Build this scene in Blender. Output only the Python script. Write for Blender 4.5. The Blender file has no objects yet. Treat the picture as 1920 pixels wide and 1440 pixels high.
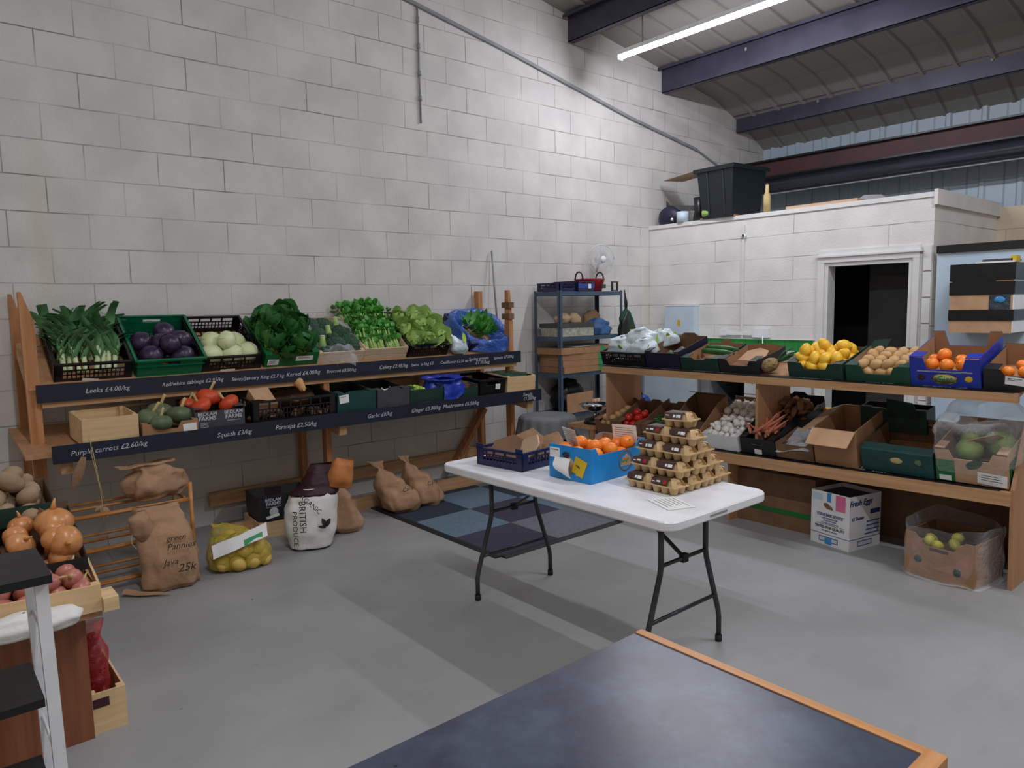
import bpy, bmesh, math, random
from mathutils import Vector, Matrix, Euler, noise
random.seed(7)
R = math.radians
C = bpy.context.scene.collection
sc = bpy.context.scene

# ---------------------------------------------------------------- camera, world, exposure
cam_d = bpy.data.cameras.new('camera'); cam = bpy.data.objects.new('camera', cam_d); C.objects.link(cam)
sc.camera = cam
def cam_matrix(pos, yaw, pitch, roll):
    cy, sy, cp, sp = math.cos(yaw), math.sin(yaw), math.cos(pitch), math.sin(pitch)
    f = Vector((cy*cp, sy*cp, sp)); r = Vector((sy, -cy, 0)); u = r.cross(f)
    r2 = r*math.cos(roll) + u*math.sin(roll); u2 = -r*math.sin(roll) + u*math.cos(roll)
    m = Matrix((r2, u2, -f)).transposed().to_4x4(); m.translation = Vector(pos)
    return m
cam.matrix_world = cam_matrix((-6.80127, -5.50078, 1.58042), R(49.79745), R(-6.11302), R(-1.15278))
cam_d.sensor_fit = 'HORIZONTAL'; cam_d.sensor_width = 36; cam_d.lens = 36*1352.22/1920
cam_d.clip_start = .05; cam_d.clip_end = 100
w = bpy.data.worlds.new('world'); sc.world = w; w.use_nodes = True
w.node_tree.nodes['Background'].inputs[0].default_value = (.95, .86, .76, 1)
w.node_tree.nodes['Background'].inputs[1].default_value = .30
sc.view_settings.view_transform = 'Standard'; sc.view_settings.look = 'None'
sc.view_settings.gamma = 1; sc.view_settings.use_curve_mapping = False
sc.view_settings.exposure = 0.5
TUBE_POWER = 120.0

# ---------------------------------------------------------------- materials
def lin(h):
    h = h.lstrip('#'); v = [int(h[i:i+2], 16)/255 for i in (0, 2, 4)]
    return tuple(x/12.92 if x <= .04045 else ((x+.055)/1.055)**2.4 for x in v) + (1,)
def new_mat(name):
    m = bpy.data.materials.new(name); m.use_nodes = True
    return m, m.node_tree, m.node_tree.nodes['Principled BSDF']
def mat(name, col, rough=.6, col2=None, vs=6, bump=0, bs=60, metal=0, stretch=None, spec=.5, alpha=1, trans=0, dist=.01, detail=5, coat=0, sss=0):
    """object-space noise between two colours, with optional fine bump"""
    m, t, b = new_mat(name); N = t.nodes; L = t.links
    b.inputs['Roughness'].default_value = rough; b.inputs['Metallic'].default_value = metal
    b.inputs['Specular IOR Level'].default_value = spec; b.inputs['Alpha'].default_value = alpha
    b.inputs['Transmission Weight'].default_value = trans; b.inputs['Coat Weight'].default_value = coat
    c1 = lin(col)
    if col2 is None:
        c2 = tuple(min(1, x*.78) for x in c1[:3]) + (1,)
    else: c2 = lin(col2)
    tc = N.new('ShaderNodeTexCoord'); mp = N.new('ShaderNodeMapping'); L.new(tc.outputs['Object'], mp.inputs[0])
    if stretch: mp.inputs['Scale'].default_value = stretch
    n = N.new('ShaderNodeTexNoise'); n.inputs['Scale'].default_value = vs; n.inputs['Detail'].default_value = detail
    L.new(mp.outputs[0], n.inputs['Vector'])
    r = N.new('ShaderNodeValToRGB'); r.color_ramp.elements[0].position = .35; r.color_ramp.elements[1].position = .68
    r.color_ramp.elements[0].color = c1; r.color_ramp.elements[1].color = c2
    L.new(n.outputs[0], r.inputs[0]); L.new(r.outputs[0], b.inputs['Base Color'])
    if bump:
        n2 = N.new('ShaderNodeTexNoise'); n2.inputs['Scale'].default_value = bs; n2.inputs['Detail'].default_value = 4
        L.new(mp.outputs[0], n2.inputs['Vector'])
        bp = N.new('ShaderNodeBump'); bp.inputs['Strength'].default_value = bump; bp.inputs['Distance'].default_value = dist
        L.new(n2.outputs[0], bp.inputs['Height']); L.new(bp.outputs[0], b.inputs['Normal'])
    return m
def wood(name, c1, c2, axis, rough=.6):
    s = [38, 38, 38]; s[axis] = 2.2
    return mat(name, c1, rough, c2, vs=1, bump=.25, bs=1.6, stretch=tuple(s), dist=.002, detail=7)
def block_wall(name, axis, phase, bw, vert=1.0, c1='#d3d0cc', c2='#c6c3c0', plain_above=False):
    m, t, b = new_mat(name); N = t.nodes; L = t.links
    tc = N.new('ShaderNodeTexCoord'); sp = N.new('ShaderNodeSeparateXYZ'); L.new(tc.outputs['Object'], sp.inputs[0])
    ad = N.new('ShaderNodeMath'); ad.operation = 'ADD'; ad.inputs[1].default_value = phase + 45*4
    L.new(sp.outputs[axis], ad.inputs[0])
    az = N.new('ShaderNodeMath'); az.operation = 'ADD'; az.inputs[1].default_value = .003 + .45*4
    L.new(sp.outputs[2], az.inputs[0])
    # a slow wobble keeps the joints hand-laid
    nw = N.new('ShaderNodeTexNoise'); nw.inputs['Scale'].default_value = 2.1; L.new(tc.outputs['Object'], nw.inputs['Vector'])
    wm = N.new('ShaderNodeMath'); wm.operation = 'MULTIPLY_ADD'; wm.inputs[1].default_value = .014
    L.new(nw.outputs[0], wm.inputs[0]); L.new(az.outputs[0], wm.inputs[2])
    cb = N.new('ShaderNodeCombineXYZ'); L.new(ad.outputs[0], cb.inputs[0]); L.new(wm.outputs[0], cb.inputs[1])
    br = N.new('ShaderNodeTexBrick'); br.inputs['Scale'].default_value = 1; br.inputs['Brick Width'].default_value = bw
    br.inputs['Row Height'].default_value = .225; br.inputs['Mortar Size'].default_value = .0042; br.inputs['Mortar Smooth'].default_value = .30
    br.offset = .5
    br.inputs['Color1'].default_value = (0, 0, 0, 1); br.inputs['Color2'].default_value = (1, 1, 1, 1)
    L.new(cb.outputs[0], br.inputs['Vector'])
    nm = N.new('ShaderNodeTexNoise'); nm.inputs['Scale'].default_value = 1.7; nm.inputs['Detail'].default_value = 6; L.new(tc.outputs['Object'], nm.inputs['Vector'])
    rm = N.new('ShaderNodeMapRange'); rm.inputs[1].default_value = .36; rm.inputs[2].default_value = .56; rm.inputs[3].default_value = 1; rm.inputs[4].default_value = .22
    L.new(nm.outputs[0], rm.inputs[0])
    fm = N.new('ShaderNodeMath'); fm.operation = 'MULTIPLY'; L.new(br.outputs['Fac'], fm.inputs[0]); L.new(rm.outputs[0], fm.inputs[1])
    n1 = N.new('ShaderNodeTexNoise'); n1.inputs['Scale'].default_value = 2.6; n1.inputs['Detail'].default_value = 8; L.new(tc.outputs['Object'], n1.inputs['Vector'])
    cr = N.new('ShaderNodeValToRGB'); cr.color_ramp.elements[0].position = .38; cr.color_ramp.elements[1].position = .64
    cr.color_ramp.elements[0].color = lin(c2); cr.color_ramp.elements[1].color = lin(c1); L.new(n1.outputs[0], cr.inputs[0])
    mx = N.new('ShaderNodeMix'); mx.data_type = 'RGBA'; L.new(fm.outputs[0], mx.inputs[0]); col_out = cr.outputs[0]
    if axis == 0:      # old yellow sealant smears along two vertical joints
        for xc, zc, hz in ((-6.06, 2.1, .75), (-.03, 1.5, .8)):
            dm = N.new('ShaderNodeVectorMath'); dm.operation = 'SUBTRACT'; dm.inputs[1].default_value = (xc, 0, zc); L.new(tc.outputs['Object'], dm.inputs[0])
            sm = N.new('ShaderNodeVectorMath'); sm.operation = 'MULTIPLY'; sm.inputs[1].default_value = (1/.09, 0, 1/hz); L.new(dm.outputs[0], sm.inputs[0])
            ln = N.new('ShaderNodeVectorMath'); ln.operation = 'LENGTH'; L.new(sm.outputs[0], ln.inputs[0])
            mr = N.new('ShaderNodeMapRange'); mr.inputs[1].default_value = .1; mr.inputs[2].default_value = 1; mr.inputs[3].default_value = .5; mr.inputs[4].default_value = 0; L.new(ln.outputs[1], mr.inputs[0])
            mu = N.new('ShaderNodeMath'); mu.operation = 'MULTIPLY'; L.new(mr.outputs[0], mu.inputs[0]); L.new(n1.outputs[0], mu.inputs[1])
            my = N.new('ShaderNodeMix'); my.data_type = 'RGBA'; L.new(mu.outputs[0], my.inputs[0]); L.new(col_out, my.inputs[6]); my.inputs[7].default_value = lin('#b8b47e'); col_out = my.outputs[2]
    L.new(col_out, mx.inputs[6])
    mx.inputs[7].default_value = lin('#85817c'); L.new(mx.outputs[2], b.inputs['Base Color'])
    nf = N.new('ShaderNodeTexNoise'); nf.inputs['Scale'].default_value = 55; nf.inputs['Detail'].default_value = 5; L.new(tc.outputs['Object'], nf.inputs['Vector'])
    hh = N.new('ShaderNodeMath'); hh.operation = 'MULTIPLY_ADD'; hh.inputs[1].default_value = -2.2; L.new(fm.outputs[0], hh.inputs[0]); L.new(nf.outputs[0], hh.inputs[2])
    bp = N.new('ShaderNodeBump'); bp.inputs['Strength'].default_value = .55; bp.inputs['Distance'].default_value = .004
    L.new(hh.outputs[0], bp.inputs['Height']); L.new(bp.outputs[0], b.inputs['Normal'])
    b.inputs['Roughness'].default_value = .62; b.inputs['Specular IOR Level'].default_value = .3
    return m
def film(name, col='#e8eef2', a=.25, rough=.15):
    m, t, b = new_mat(name); N = t.nodes; L = t.links
    tr = N.new('ShaderNodeBsdfTransparent'); mix = N.new('ShaderNodeMixShader')
    lw = N.new('ShaderNodeLayerWeight'); lw.inputs[0].default_value = .30
    mr = N.new('ShaderNodeMapRange'); mr.inputs[3].default_value = a; mr.inputs[4].default_value = min(1, a+.5)
    L.new(lw.outputs['Facing'], mr.inputs[0]); L.new(mr.outputs[0], mix.inputs[0])
    L.new(tr.outputs[0], mix.inputs[1]); L.new(b.outputs[0], mix.inputs[2])
    L.new(mix.outputs[0], N['Material Output'].inputs[0])
    b.inputs['Base Color'].default_value = lin(col); b.inputs['Roughness'].default_value = rough; b.inputs['Specular IOR Level'].default_value = .9
    tc = N.new('ShaderNodeTexCoord'); n = N.new('ShaderNodeTexNoise'); n.inputs['Scale'].default_value = 22; n.inputs['Detail'].default_value = 3; n.inputs['Distortion'].default_value = 1.2
    L.new(tc.outputs['Object'], n.inputs['Vector']); bp = N.new('ShaderNodeBump'); bp.inputs['Strength'].default_value = .9; bp.inputs['Distance'].default_value = .02
    L.new(n.outputs[0], bp.inputs['Height']); L.new(bp.outputs[0], b.inputs['Normal'])
    return m
def striped(name, c1, c2, axis, period, width, rough=.4, metal=0, depth=.01):
    m, t, b = new_mat(name); N = t.nodes; L = t.links
    tc = N.new('ShaderNodeTexCoord'); sp = N.new('ShaderNodeSeparateXYZ'); L.new(tc.outputs['Object'], sp.inputs[0])
    q = N.new('ShaderNodeMath'); q.operation = 'DIVIDE'; q.inputs[1].default_value = period; L.new(sp.outputs[axis], q.inputs[0])
    fr = N.new('ShaderNodeMath'); fr.operation = 'FRACT'; L.new(q.outputs[0], fr.inputs[0])
    lt = N.new('ShaderNodeMath'); lt.operation = 'LESS_THAN'; lt.inputs[1].default_value = width/period; L.new(fr.outputs[0], lt.inputs[0])
    mx = N.new('ShaderNodeMix'); mx.data_type = 'RGBA'; mx.inputs[6].default_value = lin(c1); mx.inputs[7].default_value = lin(c2)
    L.new(lt.outputs[0], mx.inputs[0]); L.new(mx.outputs[2], b.inputs['Base Color'])
    b.inputs['Roughness'].default_value = rough; b.inputs['Metallic'].default_value = metal
    return m
def emit(name, col, s):
    m, t, b = new_mat(name); b.inputs['Base Color'].default_value = (0, 0, 0, 1)
    b.inputs['Emission Color'].default_value = lin(col); b.inputs['Emission Strength'].default_value = s
    return m

MT = {}
def K(k, *a, **kw):
    MT[k] = mat(k, *a, **kw); return MT[k]
def specks(m, scale, size, col, amount):
    t = m.node_tree; N = t.nodes; L = t.links; b = N['Principled BSDF']
    src = b.inputs['Base Color'].links[0].from_socket; tc = [n for n in N if n.type == 'TEX_COORD'][0]
    v = N.new('ShaderNodeTexVoronoi'); v.inputs['Scale'].default_value = scale; L.new(tc.outputs['Object'], v.inputs['Vector'])
    n = N.new('ShaderNodeTexNoise'); n.inputs['Scale'].default_value = scale*.4; L.new(tc.outputs['Object'], n.inputs['Vector'])
    lt = N.new('ShaderNodeMath'); lt.operation = 'LESS_THAN'; lt.inputs[1].default_value = size; L.new(v.outputs['Distance'], lt.inputs[0])
    gt = N.new('ShaderNodeMath'); gt.operation = 'GREATER_THAN'; gt.inputs[1].default_value = amount; L.new(n.outputs[0], gt.inputs[0])
    mu = N.new('ShaderNodeMath'); mu.operation = 'MULTIPLY'; L.new(lt.outputs[0], mu.inputs[0]); L.new(gt.outputs[0], mu.inputs[1])
    mx = N.new('ShaderNodeMix'); mx.data_type = 'RGBA'; L.new(mu.outputs[0], mx.inputs[0]); L.new(src, mx.inputs[6]); mx.inputs[7].default_value = lin(col)
    L.new(mx.outputs[2], b.inputs['Base Color'])
def scuffs_highlights(m, scale, stretch, col, lo, hi, amt):
    t = m.node_tree; N = t.nodes; L = t.links; b = N['Principled BSDF']
    src = b.inputs['Base Color'].links[0].from_socket; tc = [n for n in N if n.type == 'TEX_COORD'][0]
    mp = N.new('ShaderNodeMapping'); mp.inputs['Scale'].default_value = stretch; mp.inputs['Rotation'].default_value = (0, 0, .6); L.new(tc.outputs['Object'], mp.inputs[0])
    n = N.new('ShaderNodeTexNoise'); n.inputs['Scale'].default_value = scale; n.inputs['Detail'].default_value = 9; n.inputs['Roughness'].default_value = .7; L.new(mp.outputs[0], n.inputs['Vector'])
    mr = N.new('ShaderNodeMapRange'); mr.inputs[1].default_value = lo; mr.inputs[2].default_value = hi; mr.inputs[3].default_value = 0; mr.inputs[4].default_value = amt; L.new(n.outputs[0], mr.inputs[0])
    mx = N.new('ShaderNodeMix'); mx.data_type = 'RGBA'; L.new(mr.outputs[0], mx.inputs[0]); L.new(src, mx.inputs[6]); mx.inputs[7].default_value = lin(col)
    L.new(mx.outputs[2], b.inputs['Base Color'])
    L.new(mr.outputs[0], b.inputs['Roughness']) if False else None
MT['wall_a'] = block_wall('painted_blockwork', 0, .158+.225, .45)
MT['wall_b'] = block_wall('painted_blockwork_thick_paint', 1, .9, 1.8, c1='#dddbd8', c2='#d0cecb')
MT['wall_c'] = block_wall('beige_blockwork', 1, 0, .45, c1='#cdbfa9', c2='#bfae98')
K('floor', '#9b9b9a', .5, '#8c8c8b', vs=1.6, bump=.12, bs=35, detail=10, dist=.003)
specks(MT['floor'], 7, .045, '#3c3c3c', .56); scuffs_highlights(MT['floor'], 2.4, (1, 2.2, 1), '#6e6f6d', .54, .78, .3); scuffs_highlights(MT['floor'], 9, (3, 1, 1), '#a9aaa8', .62, .8, .3)
K('white_paint', '#dcdbd9', .5, '#cfcecc', vs=5)
K('grey_paint', '#8e9294', .5)
MT['roof'] = striped('roof_sheet', '#8f8b84', '#7b7771', 1, .33, .03, .5)
MT['clad'] = striped('clad_sheet', '#a9b9c6', '#8b9ba8', 1, .36, .02, .4)
K('purlin', '#4b495a', .4, '#3d3b4b', vs=3, metal=.35)
K('red_steel', '#4a1f22', .55, '#34191b', vs=3)
K('dark_steel', '#22242a', .3, '#15161a', vs=4, metal=.5)
K('pipe_gloss', '#3d414c', .2, '#30333c', vs=2, metal=.1, spec=.9)
K('black', '#101114', .45, '#17181b', vs=30, bump=.1)
K('black_plastic', '#0c0d11', .35, '#121318', vs=12)
K('black_card', '#16171a', .5, '#1e1f22', vs=12, bump=.05)
K('grey_card', '#3c3d40', .6, '#46474a', vs=12)
K('purple_card', '#15122a', .5, '#1c1936', vs=12)
K('kraft', '#a67c5a', .8, '#95704f', vs=9, bump=.1, bs=90, dist=.002)
K('kraft_dark', '#7b5b41', .8, '#694d37', vs=9, bump=.1, bs=90, dist=.002)
K('kraft_light', '#c09a78', .8, '#ad8866', vs=9, bump=.1, bs=90, dist=.002)
K('brown_paper', '#b08a68', .75, '#98765a', vs=4, bump=.8, bs=11, dist=.02)
K('paper_tan', '#c9ad8f', .75, '#b39475', vs=5, bump=.3, bs=12, dist=.008)
K('green_card', '#0f3d2b', .5, '#16482f', vs=9)
K('dark_green_card', '#14312a', .5, '#1a3a31', vs=9)
K('teal_card', '#0b3a38', .5, '#0f4542', vs=9)
K('grass_card', '#0f6b33', .5, '#135f30', vs=9)
K('green_plastic', '#0a7048', .35, '#0b6240', vs=6)
K('dark_green_plastic', '#0c3f2b', .35, '#0d4a31', vs=6)
K('blue_card', '#1d2f9a', .45, '#22379f', vs=9)
K('sky_card', '#1380c8', .45, '#1a8ad0', vs=9)
K('navy_plastic', '#141a4a', .35, '#10153c', vs=9)
K('blue_plastic', '#1d3f96', .35)
K('red_plastic', '#b01420', .35, '#9c121c', vs=6)
K('rubber', '#1a1a1b', .7)
K('white_card', '#e4e5e6', .5, '#d8d9da', vs=8)
K('paper', '#eeeeec', .6, '#e4e4e2', vs=8)
K('plastic_white', '#e2e4e7', .3, '#d9dbde', vs=5)
K('table_white', '#e6e7ea', .38, '#dcdde1', vs=7, bump=.05, bs=200, dist=.001)
K('tube_grey', '#4a4a4e', .4, '#3e3e42', vs=8, metal=.6)
MT['pine_x'] = wood('pine_board', '#c39d74', '#aa8058', 0)
MT['pine_y'] = wood('pine_rail', '#c49a70', '#ae8259', 1)
MT['pine_z'] = wood('pine_post', '#c0895a', '#a1693e', 2)
MT['crate_wood'] = wood('poplar_crate', '#ddc095', '#cba979', 0, .7)
MT['crate_pale'] = wood('pale_poplar_crate', '#d9c4a8', '#c9b090', 0, .7)
MT['ply'] = wood('chipboard', '#b98c66', '#a87a55', 2, .7)
MT['oak_x'] = wood('brown_veneer', '#8a5436', '#774529', 2, .5)
MT['trim_wood'] = wood('table_edge_wood', '#c98f58', '#b0763f', 1, .4)
MT['trim_wood_x'] = wood('table_end_wood', '#c98f58', '#b0763f', 0, .4)
MT['bamboo'] = wood('bamboo', '#c98a48', '#ad6f34', 0, .45)
K('chalkboard', '#0b1630', .6, '#080d1a', vs=4, detail=8)
K('chalk', '#c9cdd4', .9, '#aab0ba', vs=60)
K('desk_top', '#3b4150', .3, '#2a2b3c', vs=3.2, bump=.08, bs=30, detail=9, dist=.002)
specks(MT['desk_top'], 16, .07, '#14151a', .55); scuffs_highlights(MT['desk_top'], 5, (1, 1, 1), '#566273', .45, .7, .6)  # blue-grey mottling paints highlights into the desk colour, along with marks
K('leaf_dark', '#356a3a', .5, '#27532c', vs=9, bump=.2, bs=30)
K('leaf_leek', '#6fa06c', .45, '#4a7e55', vs=9)
K('leek_white', '#e4eac6', .45, '#b8cf86', vs=9)
K('leaf_mid', '#5aa844', .5, '#3f8a32', vs=12, bump=.2, bs=30)
K('leaf_bright', '#6db43a', .5, '#4d942c', vs=12)
K('leaf_pale', '#b4d080', .5, '#95ba62', vs=8, bump=.3, bs=18)
K('savoy_heart', '#a9cc4a', .5, '#86b23c', vs=12, bump=.5, bs=40)
K('savoy_out', '#3a7a38', .5, '#2a5f2c', vs=10, bump=.5, bs=40)
K('cabbage_white', '#dbe3b4', .4, '#cbd69c', vs=5, bump=.1, bs=12)
K('cabbage_red', '#392748', .35, '#251a34', vs=6, bump=.2, bs=14)
K('cabbage_core', '#b9a9bd', .6, '#8d7794', vs=20)
K('broccoli', '#3c5c46', .8, '#2c4a38', vs=40, bump=1, bs=70, dist=.01)
K('pumpkin_green', '#6d7a56', .5, '#4c5c42', vs=6, bump=.2, bs=14)
K('pumpkin_orange', '#d9552a', .45, '#c2421c', vs=6)
K('dry_stem', '#cbb27c', .8, '#b09a68', vs=12)
K('butternut', '#d0a06a', .5, '#c08d58', vs=6)
K('orange_skin', '#f5892a', .4, '#ee7a1c', vs=6, bump=.25, bs=160, dist=.002)
K('lemon_skin', '#f4c43a', .4, '#eab52c', vs=6, bump=.2, bs=120, dist=.002)
K('potato', '#a38a6f', .85, '#8d765d', vs=7, bump=.15, bs=40)
K('potato_pale', '#c8a270', .7, '#b48e5e', vs=8, bump=.1, bs=40)
K('potato_gold', '#d9b861', .6, '#c8a34e', vs=8)
K('onion', '#cf935c', .32, '#bb7a45', vs=4, stretch=(8, 8, 1), detail=3)
K('shallot', '#c4806a', .35, '#ab6460', vs=4, stretch=(8, 8, 1), detail=3)
K('red_onion', '#8e2430', .35, '#6e1a2a', vs=5)
K('tomato', '#cf2f22', .25, '#bd2419', vs=4)
K('garlic', '#efe9e2', .55, '#ddd3ca', vs=9)
K('mushroom', '#f0eeea', .6, '#e2ded8', vs=9)
K('carrot', '#c97a5c', .6, '#b0604a', vs=9)
K('root_brown', '#8a6446', .85, '#6c4c34', vs=9, bump=.3, bs=30)
K('ginger', '#b08a5c', .8, '#957046', vs=9)
K('cucumber', '#2f6a2f', .35, '#245422', vs=12)
K('chilli', '#2e6b2f', .35, '#245a28', vs=12)
K('banana', '#c4bb3c', .5, '#a7a430', vs=8)
K('melon', '#8da257', .6, '#5f7d3a', vs=8)
K('pineapple', '#a98a5c', .7, '#7c6a45', vs=30, bump=1, bs=45, dist=.02)
K('egg_pulp', '#cdb084', .9, '#bfa175', vs=14, bump=.3, bs=120, dist=.002)
K('egg_label', '#4a342c', .5, '#3d2a24', vs=9)
K('pink_ink', '#b5836c', .7)
K('label_red', '#b02028', .5)
K('label_blue', '#3d8fd0', .5)
K('label_pink', '#e0709a', .5)
K('label_green', '#2f9a5a', .5)
K('label_navy', '#27407e', .5)
K('label_yellow', '#d8b51e', .5, '#c6a318', vs=5)
K('label_cream', '#d9cf8a', .5)
K('burgundy', '#3a1420', .6, '#2c0f19', vs=12, bump=.4, bs=30)
K('sack_white', '#e6e4e0', .6, '#d6d3ce', vs=4, bump=.6, bs=14, dist=.015)
K('sack_orange', '#c07a40', .7, '#a5642f', vs=6, bump=.4, bs=20)
K('ink', '#262626', .8)
K('foil_bag', '#d4dfe4', .3, '#b9c8ce', vs=5, bump=.8, bs=14, dist=.02)
K('lime_print', '#b5d334', .4, '#9cc022', vs=8)
K('blue_liner', '#3f6fbf', .28, '#5f8fd6', vs=9, bump=.8, bs=18, dist=.02)
K('deep_blue_liner', '#1732a0', .28, '#2443b8', vs=9, bump=.8, bs=18, dist=.02)
K('cloth_grey', '#77787a', .85, '#696a6c', vs=4, bump=.1)
K('chrome', '#c8cace', .12, '#b8babe', vs=3, metal=1)
K('rack_blue', '#4e6073', .45, '#43546a', vs=5, metal=.3)
K('tile_green', '#2a8a3c', .25, '#237a33', vs=3)
K('panel_pale', '#b9cbd9', .45, '#a9bccb', vs=2)
K('elec_blue', '#c3d3df', .4, '#b7c8d5', vs=4)
K('bin_dark', '#0d1a20', .4, '#0a141b', vs=3)
K('green_tape', '#156b2c', .4)
K('black_tape', '#0d0d10', .3, '#141418', vs=10, bump=.3, bs=10)
K('net_red', '#a01820', .5)
K('net_yellow', '#b9a832', .5)
K('carpet_navy', '#2a3442', .95, '#222c3a', vs=80, bump=.4, bs=300)
K('carpet_purple', '#3c3a4c', .95, '#343244', vs=80, bump=.4, bs=300)
K('carpet_blue', '#647988', .95, '#586c7b', vs=60, bump=.4, bs=300)
K('carpet_grey', '#6d7278', .95, '#5f646a', vs=60, bump=.4, bs=300)
K('carpet_teal', '#4f6570', .95, '#455a64', vs=60, bump=.4, bs=300)
K('lobby_shade', '#1c1c1c', .9)  # near-black puts the unlit lobby's shade into its wall colour
K('shaded_door', '#3c3c3c', .7)  # door grey darkened to carry the shade of the lobby
K('denim', '#41689c', .8, '#33557f', vs=20, bump=.5, bs=30)
K('apron_green', '#14402c', .8, '#0f3524', vs=8)
K('newsprint', '#b9b9a8', .8, '#8f9384', vs=40)
K('polybag_dark', '#3a4650', .25, '#2a333b', vs=8, bump=.8, bs=18, dist=.02)
K('fan_white', '#d8dadd', .4)
MT['film'] = film('clear_film', a=.15)
MT['film_wrap'] = film('crumpled_clear_wrap', '#e9edf0', .06, .08)
MT['film_white'] = film('milky_film', '#e2eaee', .55)
MT['film_blue'] = film('blue_film', '#2f66c4', .72)
MT['net_film_y'] = film('yellow_net', '#c9b62e', .35, .6)
MT['net_film_r'] = film('red_net', '#c01f26', .4, .6)
MT['guard'] = film('fan_guard', '#dfe3e6', .22, .4)
for i_, f_ in enumerate((.80, 1.5, 1.05)): MT['tube%d' % i_] = emit('lit_tube', '#f4f6ff', TUBE_POWER*f_)

# ---------------------------------------------------------------- mesh builder
class MB:
    def __init__(s): s.v = []; s.f = []; s.m = []; s.sm = []
    def add(s, vs, fs, M=None, mi=0, smooth=False):
        o = len(s.v)
        s.v += [tuple((M @ Vector(v)) if M else v) for v in vs]
        for k, f in enumerate(fs):
            s.f.append([o+i for i in f]); s.m.append(mi[k] if isinstance(mi, (list, tuple)) else mi); s.sm.append(smooth)
        return s
    def box(s, x0, x1, y0, y1, z0, z1, M=None, mi=0):
        v = [(x, y, z) for z in (z0, z1) for y in (y0, y1) for x in (x0, x1)]
        f = [(0, 2, 3, 1), (4, 5, 7, 6), (0, 1, 5, 4), (2, 6, 7, 3), (0, 4, 6, 2), (1, 3, 7, 5)]
        return s.add(v, f, M, mi)
    def bar(s, a, b, wd, ht, mi=0, up=(0, 0, 1)):
        a = Vector(a); b = Vector(b); d = b-a; L = d.length; d.normalize()
        up = Vector(up)
        if abs(d.dot(up)) > .99: up = Vector((0, 1, 0))
        y = up.cross(d).normalized(); z = d.cross(y)
        M = Matrix((d, y, z)).transposed().to_4x4(); M.translation = a
        return s.box(0, L, -wd/2, wd/2, -ht/2, ht/2, M, mi)
    def tube(s, pts, r, n=8, mi=0, cap=True, smooth=True, M=None, closed=False):
        pts = [Vector(p) for p in pts]; rs = r if isinstance(r, (list, tuple)) else [r]*len(pts)
        vs = []; fs = []; prev = None
        for i, p in enumerate(pts):
            d = (pts[min(i+1, len(pts)-1)] - pts[max(i-1, 0)])
            if d.length < 1e-9: d = Vector((0, 0, 1))
            d.normalize()
            if prev is None:
                u = Vector((0, 0, 1)) if abs(d.z) < .9 else Vector((1, 0, 0))
                u = (u - d*u.dot(d)).normalized()
            else: u = (prev - d*prev.dot(d)).normalized()
            prev = u; q = d.cross(u)
            vs += [p + (u*math.cos(2*math.pi*k/n) + q*math.sin(2*math.pi*k/n))*rs[i] for k in range(n)]
        for i in range(len(pts)-1):
            for k in range(n): fs.append((i*n+k, i*n+(k+1) % n, (i+1)*n+(k+1) % n, (i+1)*n+k))
        if cap: fs.append(tuple(range(n))[::-1]); fs.append(tuple((len(pts)-1)*n+k for k in range(n)))
        return s.add(vs, fs, M, mi, smooth)
    def lathe(s, prof, n=20, M=None, mi=0, smooth=True, sx=1, sy=1):
        vs = []; fs = []
        for r, z in prof: vs += [(r*sx*math.cos(2*math.pi*k/n), r*sy*math.sin(2*math.pi*k/n), z) for k in range(n)]
        for i in range(len(prof)-1):
            for k in range(n): fs.append((i*n+k, i*n+(k+1) % n, (i+1)*n+(k+1) % n, (i+1)*n+k))
        if prof[0][0] > 1e-6: fs.append(tuple(range(n))[::-1])
        if prof[-1][0] > 1e-6: fs.append(tuple((len(prof)-1)*n+k for k in range(n)))
        return s.add(vs, fs, M, mi, smooth)
    def prism(s, poly, t, M=None, mi=0, mi_back=None, mi_edge=None):
        """polygon in the local XZ plane, thickness t along +Y; mi faces -Y, mi_back faces +Y"""
        n = len(poly); v = [(x, 0, z) for x, z in poly] + [(x, t, z) for x, z in poly]
        area = sum(poly[i][0]*poly[(i+1) % n][1]-poly[(i+1) % n][0]*poly[i][1] for i in range(n))
        fr = tuple(range(n)); bk = tuple(n+i for i in range(n))[::-1]
        fs = [fr, bk]; sd = [(i, n+i, n+(i+1) % n, (i+1) % n) for i in range(n)]
        if area < 0: fs = [fr[::-1], bk[::-1]]; sd = [q[::-1] for q in sd]
        mb = mi if mi_back is None else mi_back; me = mb if mi_edge is None else mi_edge
        return s.add(v, fs+sd, M, [mi, mb]+[me]*n)
    def blob(s, r, M=None, mi=0, n=14, amp=.06, fr=2.2, sd=0, sx=1, sy=1, sz=1, fn=None):
        vs = []; fs = []; m = n//2
        for i in range(m+1):
            th = math.pi*i/m
            for k in range(n):
                ph = 2*math.pi*k/n
                d = Vector((math.sin(th)*math.cos(ph), math.sin(th)*math.sin(ph), -math.cos(th)))
                q = 1+amp*noise.noise(d*fr+Vector((sd*3.7, sd*1.3, sd)))*2
                if fn: q *= fn(th, ph)
                vs.append((d.x*r*sx*q, d.y*r*sy*q, d.z*r*sz*q))
        for i in range(m):
            for k in range(n): fs.append((i*n+k, i*n+(k+1) % n, (i+1)*n+(k+1) % n, (i+1)*n+k))
        return s.add(vs, fs, M, mi, True)
    def grid(s, fn, nu, nv, M=None, mi=0, smooth=True, close_u=False):
        vs = [fn(i/(nu if close_u else nu-1), j/(nv-1)) for j in range(nv) for i in range(nu)]
        fs = []
        for j in range(nv-1):
            for i in range(nu if close_u else nu-1):
                a = j*nu+i; b = j*nu+(i+1) % nu; fs.append((a, b, b+nu, a+nu))
        return s.add(vs, fs, M, mi, smooth)
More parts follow.
